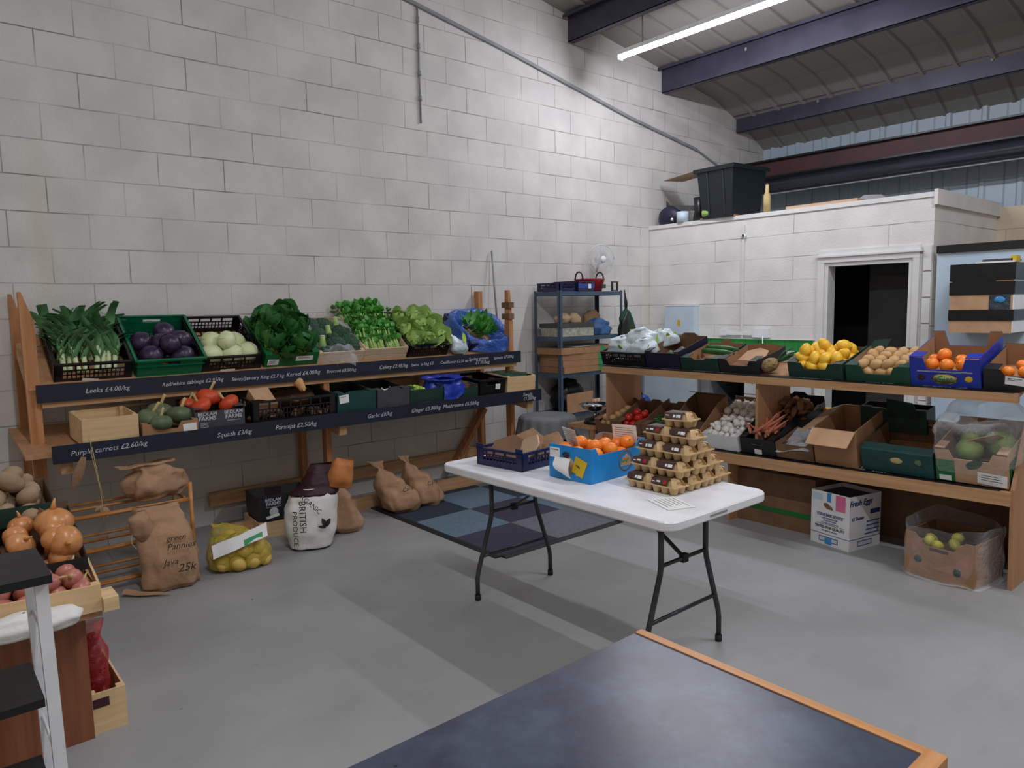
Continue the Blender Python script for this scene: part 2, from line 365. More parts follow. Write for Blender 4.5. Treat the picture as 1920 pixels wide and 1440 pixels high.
    def leaf(s, M, L, W, curl=.3, cup=.25, ruf=0., mi=0, nu=5, nv=6, sd=0):
        def f(u, v):
            wv = W*math.sin(math.pi*min(1, .12+v*.86))**.7; x = (u-.5)*wv
            a = curl*v; y = L*v*math.cos(a); z = L*v*math.sin(a)
            z += cup*abs(u-.5)*2*wv*.5 + ruf*W*noise.noise(Vector((u*4, v*5, sd)))
            return (x, y, z)
        return s.grid(f, nu, nv, M, mi)
    def build(s, name, mats, parent=None):
        me = bpy.data.meshes.new(name); me.from_pydata(s.v, [], s.f)
        for m in (mats if isinstance(mats, (list, tuple)) else [mats]):
            me.materials.append(MT[m] if isinstance(m, str) else m)
        me.polygons.foreach_set('material_index', s.m); me.polygons.foreach_set('use_smooth', s.sm)
        bm = bmesh.new(); bm.from_mesh(me)
        big = [f for f in bm.faces if len(f.verts) > 4]
        if big: bmesh.ops.triangulate(bm, faces=big)
        bm.to_mesh(me); bm.free(); me.update()
        o = bpy.data.objects.new(name, me); C.objects.link(o)
        if parent: o.parent = parent
        return o

I4 = Matrix.Identity(4)
def T(x=0, y=0, z=0): return Matrix.Translation((x, y, z))
def RX(a): return Matrix.Rotation(R(a), 4, 'X')
def RY(a): return Matrix.Rotation(R(a), 4, 'Y')
def RZ(a): return Matrix.Rotation(R(a), 4, 'Z')
def S(x, y=None, z=None):
    y = x if y is None else y; z = x if z is None else z
    return Matrix.Diagonal((x, y, z, 1))
def rrot(k=360): return Euler((random.uniform(-1, 1)*R(k), random.uniform(-1, 1)*R(k), random.uniform(-math.pi, math.pi))).to_matrix().to_4x4()
def tag(o, label, cat, group=None):
    o['label'] = label; o['category'] = cat
    if group: o['group'] = group
    return o
def thing(name, label, cat, M=None, group=None):
    o = bpy.data.objects.new(name, None); C.objects.link(o); o.empty_display_size = .05
    if M is not None: o.matrix_world = M
    return tag(o, label, cat, group)
def struct(name, mb, m):
    o = mb.build(name, m); o['kind'] = 'structure'; return o
def dup(root, M, label=None, group=None):
    r = root.copy(); C.objects.link(r); r.parent = None; r.matrix_world = M
    if label: r['label'] = label
    if group: r['group'] = group
    for ch in list(root.children):
        c = ch.copy(); C.objects.link(c); c.parent = r
        for g in list(ch.children):
            d = g.copy(); C.objects.link(d); d.parent = c
    return r
class Kind:
    """first placement uses the object itself, later ones are copies of it and its parts"""
    def __init__(s, maker): s.maker = maker; s.protos = None
    def place(s, M, label, cat, group=None, var=None):
        if s.protos is None: s.protos = [[p, False] for p in s.maker()]
        i = random.randrange(len(s.protos)) if var is None else var % len(s.protos)
        p, used = s.protos[i]
        if not used:
            s.protos[i][1] = True; p.matrix_world = M; tag(p, label, cat, group); return p
        r = dup(p, M, label, group); r['category'] = cat
        if not group and 'group' in r.keys(): del r['group']
        return r
    def cleanup(s):
        for p, used in (s.protos or []):
            if not used:
                for ch in list(p.children):
                    for g in list(ch.children): bpy.data.objects.remove(g)
                    bpy.data.objects.remove(ch)
                bpy.data.objects.remove(p)
KINDS = []
def kind(fn):
    k = Kind(fn); KINDS.append(k); return k
def txt(s, size, M, m, parent, name='lettering', align='CENTER', ext=.0005, shear=0, bold=0):
    cu = bpy.data.curves.new(name, 'FONT'); cu.body = s; cu.size = size; cu.align_x = align; cu.align_y = 'CENTER'
    cu.extrude = ext; cu.shear = shear; cu.offset = bold; cu.resolution_u = 2
    tmp = bpy.data.objects.new('tmp', cu); C.objects.link(tmp)
    bpy.context.view_layer.update()
    me = bpy.data.meshes.new_from_object(tmp); bpy.data.objects.remove(tmp); bpy.data.curves.remove(cu)
    me.materials.clear(); me.materials.append(MT[m])
    for p in me.polygons: p.material_index = 0
    me.transform(M)
    o = bpy.data.objects.new(name, me); C.objects.link(o); o.parent = parent
    return o
FRONT = RX(90)      # text standing up, read from -Y

# ---------------------------------------------------------------- the setting
def roof_z(x):
    if x < 1.3: return 4.33-.16*x
    if x < 2.0: return 4.122-(x-1.3)*.36
    return 3.87-(x-2.0)*.5
b = MB(); b.box(-10, 3, -9.5, 0.2, -.12, 0); struct('floor', b, 'floor')
b = MB(); xs = [-10, -6, -3, 0, 1.3, 2.0, 2.6]
b.prism([(-10, 0), (2.6, 0)] + [(x, roof_z(x)) for x in reversed(xs)], .2); struct('wall_left', b, 'wall_a')
b = MB()
ys = [.2, -2.5, -5, -7.5, -9.5]
for i in range(len(xs)-1):
    x0, x1 = xs[i], xs[i+1]
    b.add([(x0, .2, roof_z(x0)), (x1, .2, roof_z(x1)), (x1, -9.5, roof_z(x1)), (x0, -9.5, roof_z(x0)),
           (x0, .2, roof_z(x0)+.08), (x1, .2, roof_z(x1)+.08), (x1, -9.5, roof_z(x1)+.08), (x0, -9.5, roof_z(x0)+.08)],
          [(0, 1, 2, 3), (7, 6, 5, 4), (0, 4, 5, 1), (3, 2, 6, 7), (1, 5, 6, 2), (0, 3, 7, 4)])
# raised ribs of the sheeting run down the slope
y = 0.1
while y > -9.4:
    for i in range(len(xs)-1):
        x0, x1 = xs[i], xs[i+1]
        b.add([(x0, y, roof_z(x0)-.001), (x0, y-.06, roof_z(x0)-.001), (x0, y-.045, roof_z(x0)-.012), (x0, y-.015, roof_z(x0)-.012),
               (x1, y, roof_z(x1)-.001), (x1, y-.06, roof_z(x1)-.001), (x1, y-.045, roof_z(x1)-.012), (x1, y-.015, roof_z(x1)-.012)],
              [(0, 3, 7, 4), (3, 2, 6, 7), (2, 1, 5, 6)])
    y -= .333
struct('ceiling', b, 'roof')
# office block inside the shed: blockwork wall with the doorway
H = 2.47
b = MB(); b.box(0, .15, -2.129, -.002, 0, H-.03); b.box(0, .15, -3.07, -2.923, 0, H-.03); b.box(0, .15, -2.923, -2.129, 1.935, H-.03)
struct('wall_back', b, 'wall_b')
b = MB(); b.box(.15, 1.6, -3.07, -2.95, 0, H-.02); struct('wall_side', b, 'wall_b')
b = MB(); b.box(-.012, 1.62, -3.08, -.002, H-.03, H+.012); struct('trim_1', b, 'white_paint')
b = MB(); b.box(-.03, 1.6, -3.10, -3.07, H-.10, H+.03); struct('trim_2', b, 'white_paint')
b = MB(); b.box(1.6, 1.8, -9.5, -3.05, 0, 2.46); struct('wall_right', b, 'wall_c')
# inner lobby seen through the doorway, its dimness put into dark colours
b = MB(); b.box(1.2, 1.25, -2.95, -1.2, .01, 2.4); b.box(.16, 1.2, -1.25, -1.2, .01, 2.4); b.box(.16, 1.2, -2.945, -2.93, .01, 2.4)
b.box(.16, 1.2, -2.93, -1.25, 2.36, 2.4); b.box(.16, 1.2, -2.93, -1.25, .001, .012); struct('wall_lobby', b, 'lobby_shade')
d = thing('door_2', 'grey inner door with dimness painted in, standing ajar inside the doorway', 'door', T(.45, -2.93, .012) @ RZ(0)); d['kind'] = 'structure'
b = MB(); b.box(0, .04, .12, .58, 0, 1.98); b.build('door_leaf', 'shaded_door', d)
b = MB(); b.box(-.01, 0, .2, .5, 1.1, 1.8); b.build('door_panel', 'shaded_door', d)
b = MB(); b.tube([(-.03, .18, .98), (-.03, .28, .98)], .01); b.tube([(0, .18, .98), (-.03, .18, .98)], .008); b.build('door_handle', 'chrome', d)
# door casing of door_1
d = thing('door_1', 'white moulded casing round the dark open doorway', 'door frame', T(0, -2.526, 0)); d['kind'] = 'structure'
b = MB(); b.box(-.02, .12, .36, .396, 0, 1.899); b.box(-.034, 0, .396, .459, 0, 1.934); b.build('door_jamb', 'white_paint', d)
b = MB(); b.box(-.02, .12, -.396, -.36, 0, 1.899); b.box(-.034, 0, -.449, -.396, 0, 1.934); b.build('door_jamb', 'white_paint', d)
b = MB(); b.box(-.02, .12, -.396, .396, 1.90, 1.935); b.box(-.035, 0, -.45, .46, 1.935, 1.985); b.box(-.05, 0, -.47, .48, 1.985, 2.0); b.box(-.018, 0, -.449, .459, 2.0, 2.05); b.build('door_head', 'white_paint', d)
b = MB()
for k in range(9): b.box(-.018, .0, -3.065, -3.0, .02+k*.225, .235+k*.225)
struct('trim_3', b, 'white_paint')
# green tiled splashback
b = MB()
for k in range(9):
    for j in range(2):
        y1 = -.72-k*.145; b.box(-.012, 0, y1-.142, y1, 1.192-.142-j*.145, 1.192-j*.145)
struct('trim_4', b, 'tile_green')
b = MB(); b.box(-.02, 0, -2.04, -.1, 1.194, 1.2); struct('trim_5', b, 'white_paint')
# sloping ledge line and stub conduit high on the left wall
b = MB(); pl = [(-9, 5.2), (-3.26, 4.208), (-2.07, 4.0), (-.35, 3.66), (.9, 3.46)]
for i in range(4): b.bar((pl[i][0], -.012, pl[i][1]), (pl[i+1][0], -.012, pl[i+1][1]), .03, .03)
b.bar((.9, -.012, 3.46), (1.5, -.012, 3.27), .02, .02); struct('trim_6', b, 'grey_paint')
b = MB(); b.tube([(-3.15, -.012, 4.18), (-3.15, -.012, 3.2)], .009, 6)
for z in (4.07, 3.85, 3.62, 3.41): b.tube([(-3.15, -.014, z-.02), (-3.15, -.014, z+.02)], .016, 6)
struct('trim_7', b, 'grey_paint')
# cladding of the eaves wall
b = MB(); b.box(2.45, 2.6, -9.5, 0, 0, 3.72)
y = -.1
while y > -9.4: b.add([(2.45, y, 0), (2.43, y-.02, 0), (2.43, y-.06, 0), (2.45, y-.08, 0), (2.45, y, 3.7), (2.43, y-.02, 3.7), (2.43, y-.06, 3.7), (2.45, y-.08, 3.7)], [(0, 4, 5, 1), (1, 5, 6, 2), (2, 6, 7, 3)]); y -= .36
struct('wall_eaves', b, 'clad')

# roof steel
def purlin(x, zb, zt, label):
    t = thing('roof_purlin', label, 'roof beam', T(x, -.01, zb), 'purlins under the sheet roof')
    h = zt-zb
    b = MB(); b.box(-.004, .004, -9.4, 0, 0, h); b.build('web', 'purlin', t)
    b = MB(); b.box(-.075, .004, -9.4, 0, h-.006, h); b.box(-.079, -.073, -9.4, 0, h-.03, h); b.build('top_flange', 'purlin', t)
    b = MB(); b.box(-.004, .07, -9.4, 0, 0, .006); b.box(.066, .072, -9.4, 0, 0, .025); b.build('bottom_flange', 'purlin', t)
    b = MB()
    b = None
    for y in (-1.1, -2.9, -4.7):
        b = MB(); b.box(-.015, -.004, y-.012, y+.012, h*.66, h*.78); b.build('cleat', 'grey_paint', t)
purlin(-1.31, 4.27, 4.52, 'purple-grey steel purlin at the top edge, above the lit tube')
purlin(.22, 4.02, 4.29, 'purple-grey steel purlin just below the lit tube')
purlin(1.77, 3.78, 4.0, 'lowest purple-grey steel purlin, nearest the pale cladding')
t = thing('eaves_beam', 'dark red steel beam along the pale cladding above the big pipe', 'roof beam', T(2.0, -.01, 3.17))
b = MB(); b.box(-.01, .01, -9.4, 0, .02, .21); b.build('web', 'red_steel', t)
b = MB(); b.box(-.08, .08, -9.4, 0, .21, .23); b.build('top_flange', 'dark_steel', t)
b = MB(); b.box(-.09, .09, -9.4, 0, 0, .02); b.build('bottom_flange', 'dark_steel', t)
t = thing('large_pipe', 'thick glossy dark pipe running under the dark red beam', 'pipe', T(1.98, -.2, 3.07))
b = MB(); b.tube([(0, 0, 0), (0, -9.2, 0)], .088, 24); b.build('pipe_body', 'pipe_gloss', t)
b = MB(); b.tube([(0, .02, 0), (0, -.05, 0)], .097, 24); b.build('end_collar', 'dark_steel', t)
b = MB(); b.bar((0, -.05, -.105), (0, -9.2, -.105), .03, .012); b.build('pipe_rail', 'grey_paint', t)

def tube_light(x, z, y0, y1, label, tm):
    t = thing('tube_light', label, 'ceiling light', T(x, y0, z))
    L = y1-y0
    b = MB(); b.box(-.035, .035, L, 0, .02, .06); b.build('housing', 'plastic_white', t)
    b = MB(); n = 8; vs = []
    for k in range(n+1):
        a = math.pi+math.pi*k/n; vs += [(.03*math.cos(a), 0, .02+.036*math.sin(a)), (.03*math.cos(a), L, .02+.036*math.sin(a))]
    b.add(vs, [(2*k, 2*k+1, 2*k+3, 2*k+2) for k in range(n)]); b.build('diffuser', tm, t)
    b = MB(); b.box(-.036, .036, 0, .012, -.02, .06); b.build('end_cap', 'plastic_white', t)
    b = MB(); b.box(-.036, .036, L-.012, L, -.02, .06); b.build('end_cap', 'plastic_white', t)
    for q in (.15, .85): b = MB(); b.tube([(0, L*q, .06), (0, L*q, roof_z(x)-z)], .006, 6); b.build('hanger', 'grey_paint', t)
    return t
tube_light(-1.15, 4.0, -.57, -2.42, 'bright lit fluorescent tube hanging below the roof purlins', 'tube0')
tube_light(-2.4, 4.5, -4.6, -6.5, 'lit fluorescent tube outside the right edge of the view', 'tube1')
tube_light(-6.15, 4.95, -3.4, -6.4, 'lit fluorescent tube above and behind the camera', 'tube2')

# ---------------------------------------------------------------- left display stand (along the wall)
st = thing('display_stand', 'long wooden two-tier produce stand with chalkboard fronts against the left wall', 'shelf', T(-4.36, -.3, 0))
def P(name, m, fn):
    b = MB(); fn(b); o = b.build(name, m, st); o.data.transform(T(4.36, .3, 0)); return o
def board_post(x, y, z0, z1, point=False, wd=.068, th=.045):
    if point:
        b = MB(); b.prism([(-wd/2, 0), (wd/2, 0), (wd/2, z1-.17-z0), (-wd/2+.015, z1-z0), (-wd/2, z1-z0)], th, T(x, y-th/2, z0))
    else: b = MB(); b.box(x-th/2, x+th/2, y-wd/2, y+wd/2, z0, z1)
    o = b.build('post', 'pine_z', st); o.data.transform(T(4.36, .3, 0))
for x, y, z1, pt in [(-6.235, -.05, 1.72, True), (-6.235, -.5, 1.72, True), (-4.41, -.05, 1.2, False), (-4.41, -.5, 1.08, False), (-2.6, -.06, 1.73, False), (-2.6, -.5, 1.45, False)]:
    board_post(x, y, 0, z1, pt)
P('post', 'pine_z', lambda b: b.add([(-2.622, -.47, 1.45), (-2.578, -.47, 1.45), (-2.578, -.53, 1.45), (-2.622, -.53, 1.45), (-2.60, -.45, 1.73), (-2.578, -.45, 1.73), (-2.578, -.50, 1.73), (-2.60, -.50, 1.73)],
  [(0, 3, 2, 1), (4, 5, 6, 7), (0, 1, 5, 4), (1, 2, 6, 5), (2, 3, 7, 6), (3, 0, 4, 7)]))
for z0 in (1.5, 1.6): P('tape_wrap', 'kraft_dark', lambda b: b.box(-2.63, -2.572, -.545, -.44, z0-.03, z0+.02))
for x in (-6.235, -4.41, -2.6):      # cross beams, sloping with the shelves
    P('cross_beam', 'pine_y', lambda b: b.bar((x, -.02, 1.40), (x, -.52, 1.12), .04, .08))
    P('cross_beam', 'pine_y', lambda b: b.bar((x+(.1 if x < -6 else 0), -.02, .82), (x+(.1 if x < -6 else 0), -.77, .72), .06, .08))
P('top_shelf', 'ply', lambda b: b.add([(-6.22, -.535, 1.135), (-2.52, -.535, 1.135), (-2.52, -.03, 1.44), (-6.22, -.03, 1.44), (-6.22, -.535, 1.155), (-2.52, -.535, 1.155), (-2.52, -.03, 1.46), (-6.22, -.03, 1.46)],
  [(0, 3, 2, 1), (4, 5, 6, 7), (0, 1, 5, 4), (1, 2, 6, 5), (2, 3, 7, 6), (3, 0, 4, 7)]))
P('top_chalkboard', 'chalkboard', lambda b: b.box(-6.225, -2.515, -.562, -.54, 1.078, 1.182))
P('top_shelf_rail', 'pine_x', lambda b: b.box(-6.2, -2.55, -.54, -.50, 1.045, 1.08))
P('lower_shelf', 'ply', lambda b: b.add([(-6.33, -.785, .79), (-2.5, -.785, .79), (-2.5, -.03, .86), (-6.33, -.03, .86), (-6.33, -.785, .812), (-2.5, -.785, .812), (-2.5, -.03, .882), (-6.33, -.03, .882)],
  [(0, 3, 2, 1), (4, 5, 6, 7), (0, 1, 5, 4), (1, 2, 6, 5), (2, 3, 7, 6), (3, 0, 4, 7)]))
P('lower_chalkboard', 'chalkboard', lambda b: b.box(-6.205, -2.495, -.808, -.788, .752, .852))
P('bottom_rail', 'pine_x', lambda b: b.box(-5.15, -2.45, -.46, -.415, .0, .1))
P('bottom_rail', 'pine_x', lambda b: b.box(-5.15, -2.3, -.06, -.02, .15, .25))
P('foot_beam', 'pine_y', lambda b: b.box(-2.85, -2.76, -1.03, -.03, .0, .085))
P('brace', 'pine_z', lambda b: b.bar((-2.6, -.10, .62), (-3.02, -.10, .06), .04, .09, up=(0, 1, 0)))
def chalk(s, x, y, z, size=.05, name='chalk_writing'):
    o = txt(s, size, T(x+4.36, y+.3, z) @ RY(random.uniform(-1.5, 1.5)) @ FRONT, 'chalk', st, name, shear=.25)
for s, x, z in [('Leeks £4.00/kg', -5.86, 1.128), ('Red/white cabbage £2.95/kg', -5.36, 1.132), ('Savoy/January King £2.7 kg', -4.93, 1.128), ('Kernel £4.00/kg', -4.60, 1.132), ('Broccoli £8.50/kg', -4.30, 1.13),
                ('Celery £2.45/kg', -3.85, 1.13), ('Swiss  in bag £2', -3.58, 1.13), ('Cauliflower £2.50 ea', -3.26, 1.13), ('Spring greens', -3.0, 1.14), ('£1.95/bag', -2.96, 1.105), ('Spinach £7.50/kg', -2.72, 1.135)]:
    chalk(s, x, -.5635, z, .034 if len(s) > 15 else .04)
for s, x, z in [('Purple carrots £2.60/kg', -5.92, .805), ('Squash £3/kg', -5.20, .80), ('Parsnips £2.50/kg', -4.78, .80), ('Garlic £6/kg', -4.13, .80), ('Ginger £3.80/kg', -3.72, .80), ('Mushrooms £6.50/kg', -3.38, .80), ('Swede', -2.66, .815), ('£1.20/kg', -2.64, .78)]:
    chalk(s, x, -.8095, z, .042)

# ---------------------------------------------------------------- right display stand
XF = -2.4; XB = -1.93
rs = thing('display_stand', 'wooden two-tier produce stand with plain timber front edges before the office wall', 'shelf', T(-2.16, -2.9, 0))
def Q(name, m, fn):
    b = MB(); fn(b); o = b.build(name, m, rs); o.data.transform(T(2.16, 2.9, 0)); return o
def slab(b, x0, x1, y0, y1, za0, za1, th, dz=0):      # za0 height at x0, za1 height at x1, dz rise towards y0 (the right end)
    v = [(x0, y0, za0+dz), (x1, y0, za1+dz), (x1, y1, za1), (x0, y1, za0)]
    b.add([(p[0], p[1], p[2]-th) for p in v]+v, [(0, 3, 2, 1), (4, 5, 6, 7), (0, 1, 5, 4), (1, 2, 6, 5), (2, 3, 7, 6), (3, 0, 4, 7)])
Q('top_front_rail', 'pine_y', lambda b: slab(b, XF, XF+.04, -4.36, -1.44, 1.078, 1.078, .05))
Q('top_front_edge', 'black', lambda b: slab(b, XF+.0, XF+.09, -4.34, -1.45, 1.082, 1.086, .003))
Q('top_shelf', 'ply', lambda b: slab(b, XF+.04, XB, -4.36, -1.44, 1.075, 1.185, .018))
Q('lower_front_rail', 'pine_y', lambda b: slab(b, XF, XF+.04, -4.35, -1.36, .50, .50, .075, .05))
Q('lower_front_edge', 'black', lambda b: slab(b, XF+.0, XF+.1, -4.30, -1.40, .504, .508, .003, .05))
Q('lower_shelf', 'ply', lambda b: slab(b, XF+.04, XB, -4.36, -1.36, .495, .66, .018, .05))
Q('back_rail', 'pine_y', lambda b: slab(b, XB-.02, XB+.02, -4.36, -1.36, .745, .745, .07, .03))
for y in (-1.465, -2.84):
    Q('divider_panel', 'ply', lambda b: b.box(XF+.04, XB, y-.009, y+.009, .62, 1.06))
Q('end_panel', 'ply', lambda b: b.prism([(XF+.06, 0), (XB+.1, 0), (XB+.1, 1.1), (XF+.3, 1.1), (XF+.02, .56), (XF+.02, .5)], .02, T(0, -4.365, 0)))
Q('inner_panel', 'ply', lambda b: b.box(XF+.1, XB, -2.60, -2.58, 0, .5))
Q('back_panel', 'kraft_dark', lambda b: b.box(-1.86, -1.84, -4.3, -2.6, 0.0, .66))
for s, y, z in [('Onions £1.20/kg', -1.7, .51), ('Tomatoes £3.50', -2.0, .51), ('Garlic £1 each', -2.6, .513)]:
    txt(s, .03, T(2.16+XF+.05, 2.9+y, z) @ RZ(-90), 'chalk', rs, 'chalk_writing')
for s, y in [('Avocados 75p', -1.7), ('Peppers £1', -2.1), ('Cucumber 85p', -2.45), ('Lemons 40p', -3.25), ('Kiwi 30p', -3.65), ('Oranges 45p', -4.0)]:
    txt(s, .045, T(2.16+XF+.045, 2.9+y, 1.0862) @ RZ(-90) , 'chalk', rs, 'chalk_writing')
for s, y in [('Sweet potato £2.40/kg', -3.4), ('Swede £1.10/kg', -3.75), ('Melon £2.50', -4.1)]:
    txt(s, .04, T(2.16+XF+.045, 2.9+y, .545) @ RZ(-90), 'chalk', rs, 'chalk_writing')

# large carton lying under the right stand, with green tape
t = thing('large_carton', 'long flat brown carton with green tape lying under the right stand', 'box', T(-2.2, -2.99, 0))
b = MB(); b.box(0, .30, -.20, .40, 0, .38); b.build('carton_body', 'kraft_dark', t)
b = MB(); b.box(-.002, 0, -.20, .40, .10, .135); b.build('packing_tape', 'green_tape', t)

# ---------------------------------------------------------------- folding table
ft = thing('folding_table', 'white plastic folding table with dark tubular legs standing on the grey floor', 'table', T(-4.255, -3.06, 0))
def rrect(x0, x1, y0, y1, r, n=6):
    p = []
    for cx, cy, a0 in [(x1-r, y1-r, 0), (x0+r, y1-r, 90), (x0+r, y0+r, 180), (x1-r, y0+r, 270)]:
        for k in range(n+1): a = R(a0+90*k/n); p.append((cx+r*math.cos(a), cy+r*math.sin(a)))
    return p
def rslab(b, poly, z0, z1, bev=.004, mi=0):
    n = len(poly); cx = sum(p[0] for p in poly)/n; cy = sum(p[1] for p in poly)/n
    ins = [(x+(cx-x)*bev/max(.05, math.hypot(cx-x, cy-y)), y+(cy-y)*bev/max(.05, math.hypot(cx-x, cy-y))) for x, y in poly]
    rings = [[(x, y, z0) for x, y in ins], [(x, y, z0+bev) for x, y in poly], [(x, y, z1-bev) for x, y in poly], [(x, y, z1) for x, y in ins]]
    v = sum(rings, []); f = [tuple(range(n))[::-1], tuple(3*n+i for i in range(n))]
    for k in range(3): f += [(k*n+i, k*n+(i+1) % n, (k+1)*n+(i+1) % n, (k+1)*n+i) for i in range(n)]
    b.add(v, f, None, mi)
b = MB(); rslab(b, rrect(-.36, .36, -.775, .775, .07), .70, .74, .006); b.build('tabletop', 'table_white', ft)
b = MB(); b.box(-.30, .30, -.70, .70, .688, .702); b.build('under_frame', 'tube_grey', ft)
b = MB(); b.box(-.1, .02, -.777, -.7755, .716, .724); b.build('edge_label', 'grey_paint', ft)
for sgn, yy, off in ((1, .575, .0), (-1, -.575, 0)):
    for sx in (-1, 1):
        xa = sx*.16; xb = sx*.27
        b = MB(); b.tube([(xa, yy, .69), (xa, yy, .47), (xa+sx*.008, yy, .43), (xb-sx*.008, yy, .16), (xb, yy, .12), (xb, yy, .02)], .0125, 8)
        lg = b.build('leg', 'tube_grey', ft)
        b = MB(); b.tube([(xb, yy, 0), (xb, yy, .03)], .016, 8); b.build('rubber_foot', 'rubber', lg)
    b = MB(); b.tube([(-.16, yy, .47), (.16, yy, .47)], .009, 8); b.build('crossbar', 'tube_grey', ft)
    b = MB(); b.tube([(-.235, yy, .235), (.235, yy, .235)], .009, 8); b.build('crossbar', 'tube_grey', ft)
    b = MB(); b.bar((0, yy, .47), (0, yy-sgn*.34, .69), .02, .008); b.build('folding_brace', 'tube_grey', ft)
    b = MB(); b.box(-.018, .018, yy-.012, yy+.012, .452, .488); b.build('brace_clip', 'rubber', ft)

# ---------------------------------------------------------------- dark topped table in the foreground
fg = thing('counter_table', 'dark worn table top with an orange wood edge in the foreground', 'table', T(-6.3, -4.69, 0))
b = MB(); b.box(-1.0, .86, -.34, .335, .728, .75); b.build('tabletop', 'desk_top', fg)
b = MB(); b.box(.86, .885, -.34, .335, .722, .753); b.build('edge_strip', 'trim_wood', fg)
b = MB(); b.box(-1.0, .885, -.375, -.34, .722, .753); b.build('edge_strip', 'trim_wood_x', fg)
for x in (-.9, .78):
    for y in (-.30, .26):
        b = MB(); b.box(x-.025, x+.025, y-.025, y+.025, 0, .728); b.build('leg', 'tube_grey', fg)
b = MB(); b.box(-.9, .8, -.30, -.28, .64, .72); b.build('apron', 'tube_grey', fg)
b = MB(); b.box(-.9, .8, .24, .26, .64, .72); b.build('apron', 'tube_grey', fg)

# ---------------------------------------------------------------- carpet tiles
cols = {(0, 0): 'carpet_purple', (0, 1): 'carpet_blue', (0, 2): 'carpet_navy', (1, 0): 'carpet_grey', (1, 1): 'carpet_purple', (1, 2): 'carpet_blue', (2, 0): 'carpet_grey', (2, 1): 'carpet_blue', (2, 2): 'carpet_navy',
        (0, 3): 'carpet_blue', (1, 3): 'carpet_navy', (2, 3): 'carpet_blue'}
t = thing('carpet_mat', 'mat of blue, grey and purple carpet tiles edged in black rubber under the white table', 'rug', T(-3.32, -1.3, 0))
for (i, j), m in cols.items():
    y1 = -2.05+.5*(j+1) if j < 3 else -.35
    b = MB(); b.box(-.68+.5*i+.001, -.18+.5*i-.001 if i < 2 else .70, -.75+.5*j+.001, y1+1.3-.001, 0.002, .008 if j < 3 else .007)
    b.build('carpet_tile', m, t)
b = MB()
b.prism([(-.73, 0.001), (-.68, .001), (-.68, .009), (-.70, .011), (-.73, .003)], 1.72, T(0, -.75, 0))
b.prism([(-.80, .001), (-.75, .001), (-.75, .009), (-.77, .011), (-.80, .003)], 1.38, RZ(90) @ T(0, -.70, 0))
b.build('rubber_edging', 'rubber', t)

# ---------------------------------------------------------------- crates and boxes (local: x across, y from front to back, z up)
def lattice_wall(b, L, h, th=.008, fine=.024, corner=.045):
    b.box(0, L, 0, th, 0, .03); b.box(0, L, -.004, th+.004, h-.014, h); b.box(0, corner, 0, th, .03, h-.014); b.box(L-corner, L, 0, th, .03, h-.014)
    zm = .03+(h-.044)*.58; b.box(corner, L-corner, 0, th, zm, zm+.007)
    n = max(2, round((L-2*corner)/fine)); st_ = (L-2*corner)/n
    for k in range(1, n): b.box(corner+k*st_-.003, corner+k*st_+.003, .001, th-.001, .03, zm)
    b.box(corner, L-corner, .001, th-.001, (zm+.03)/2-.003, (zm+.03)/2+.003)
    n = max(2, round((L-2*corner)/(fine*3))); st_ = (L-2*corner)/n
    for k in range(1, n): b.box(corner+k*st_-.005, corner+k*st_+.005, 0, th, zm, h-.014)
def solid_wall(b, L, h, th=.006, hole=True):
    z1 = h-.05; hw = .055
    if hole:
        b.box(0, L, 0, th, 0, z1-.0); b.box(0, L/2-hw, 0, th, z1, z1+.028); b.box(L/2+hw, L, 0, th, z1, z1+.028); b.box(0, L, 0, th, z1+.028, h)
    else: b.box(0, L, 0, th, 0, h)
    b.box(-.008, L+.008, -.014, th, h-.012, h); b.box(0, L, -.008, th, h*.62, h*.66); b.box(0, L, -.008, th, .0, .015)
def crate(name, label, M, w, d, h, m, kind_='lattice', hb=None, group=None, cat='crate'):
    t = thing(name, label, cat, M, group); hb = hb or h
    W = lattice_wall if kind_ == 'lattice' else solid_wall
    b = MB(); b.box(-w/2+.004, w/2-.004, .004, d-.004, 0, .006)
    if kind_ == 'lattice':
        b = MB(); n = 9
        for k in range(n+1): b.box(-w/2+.004, w/2-.004, .004+(d-.014)*k/n, .012+(d-.014)*k/n, 0, .006)
        for k in range(n+1): b.box(-w/2+.004+(w-.018)*k/n, -w/2+.014+(w-.018)*k/n, .004, d-.004, 0.001, .005)
    b.build('base', m, t)
    for X, L, hh in ((T(-w/2, 0, 0), w, h), (T(w/2, d, 0) @ RZ(180), w, hb), (T(w/2, 0, 0) @ RZ(90), d, h), (T(-w/2, d, 0) @ RZ(-90), d, h)):
        b = MB(); W(b, L, hh); b.v = [tuple(X @ Vector(v)) for v in b.v]; b.build('side_wall', m, t)
    return t
def wood_crate(name, label, M, w, d, h, m='crate_wood', slats=1, group=None, th=.008, back=True):
    t = thing(name, label, 'crate', M, group)
    b = MB(); b.box(-w/2+th, w/2-th, th, d-th, .004, .01); b.build('base', m, t)
    def wall(X, L):
        b = MB(); g = .008; hh = (h-g*(slats-1))/slats
        for k in range(slats): b.box(0, L, 0, th, k*(hh+g), k*(hh+g)+hh)
        b.v = [tuple(X @ Vector(v)) for v in b.v]; b.build('side_board', m, t)
    wall(T(-w/2, 0, 0), w); wall(T(-w/2, th, 0) @ RZ(90) @ T(0, -th, 0), d-2*th); wall(T(w/2, th, 0) @ RZ(90), d-2*th)
    if back: wall(T(-w/2, d-th, 0), w)
    for x in (-1, 1):
        for yy in (th, d-th-.022):
            b = MB(); b.box(min(x*(w/2-th), x*(w/2-th-.022)), max(x*(w/2-th), x*(w/2-th-.022)), yy, yy+.022, .01, h+.004); b.build('corner_post', m, t)
    return t
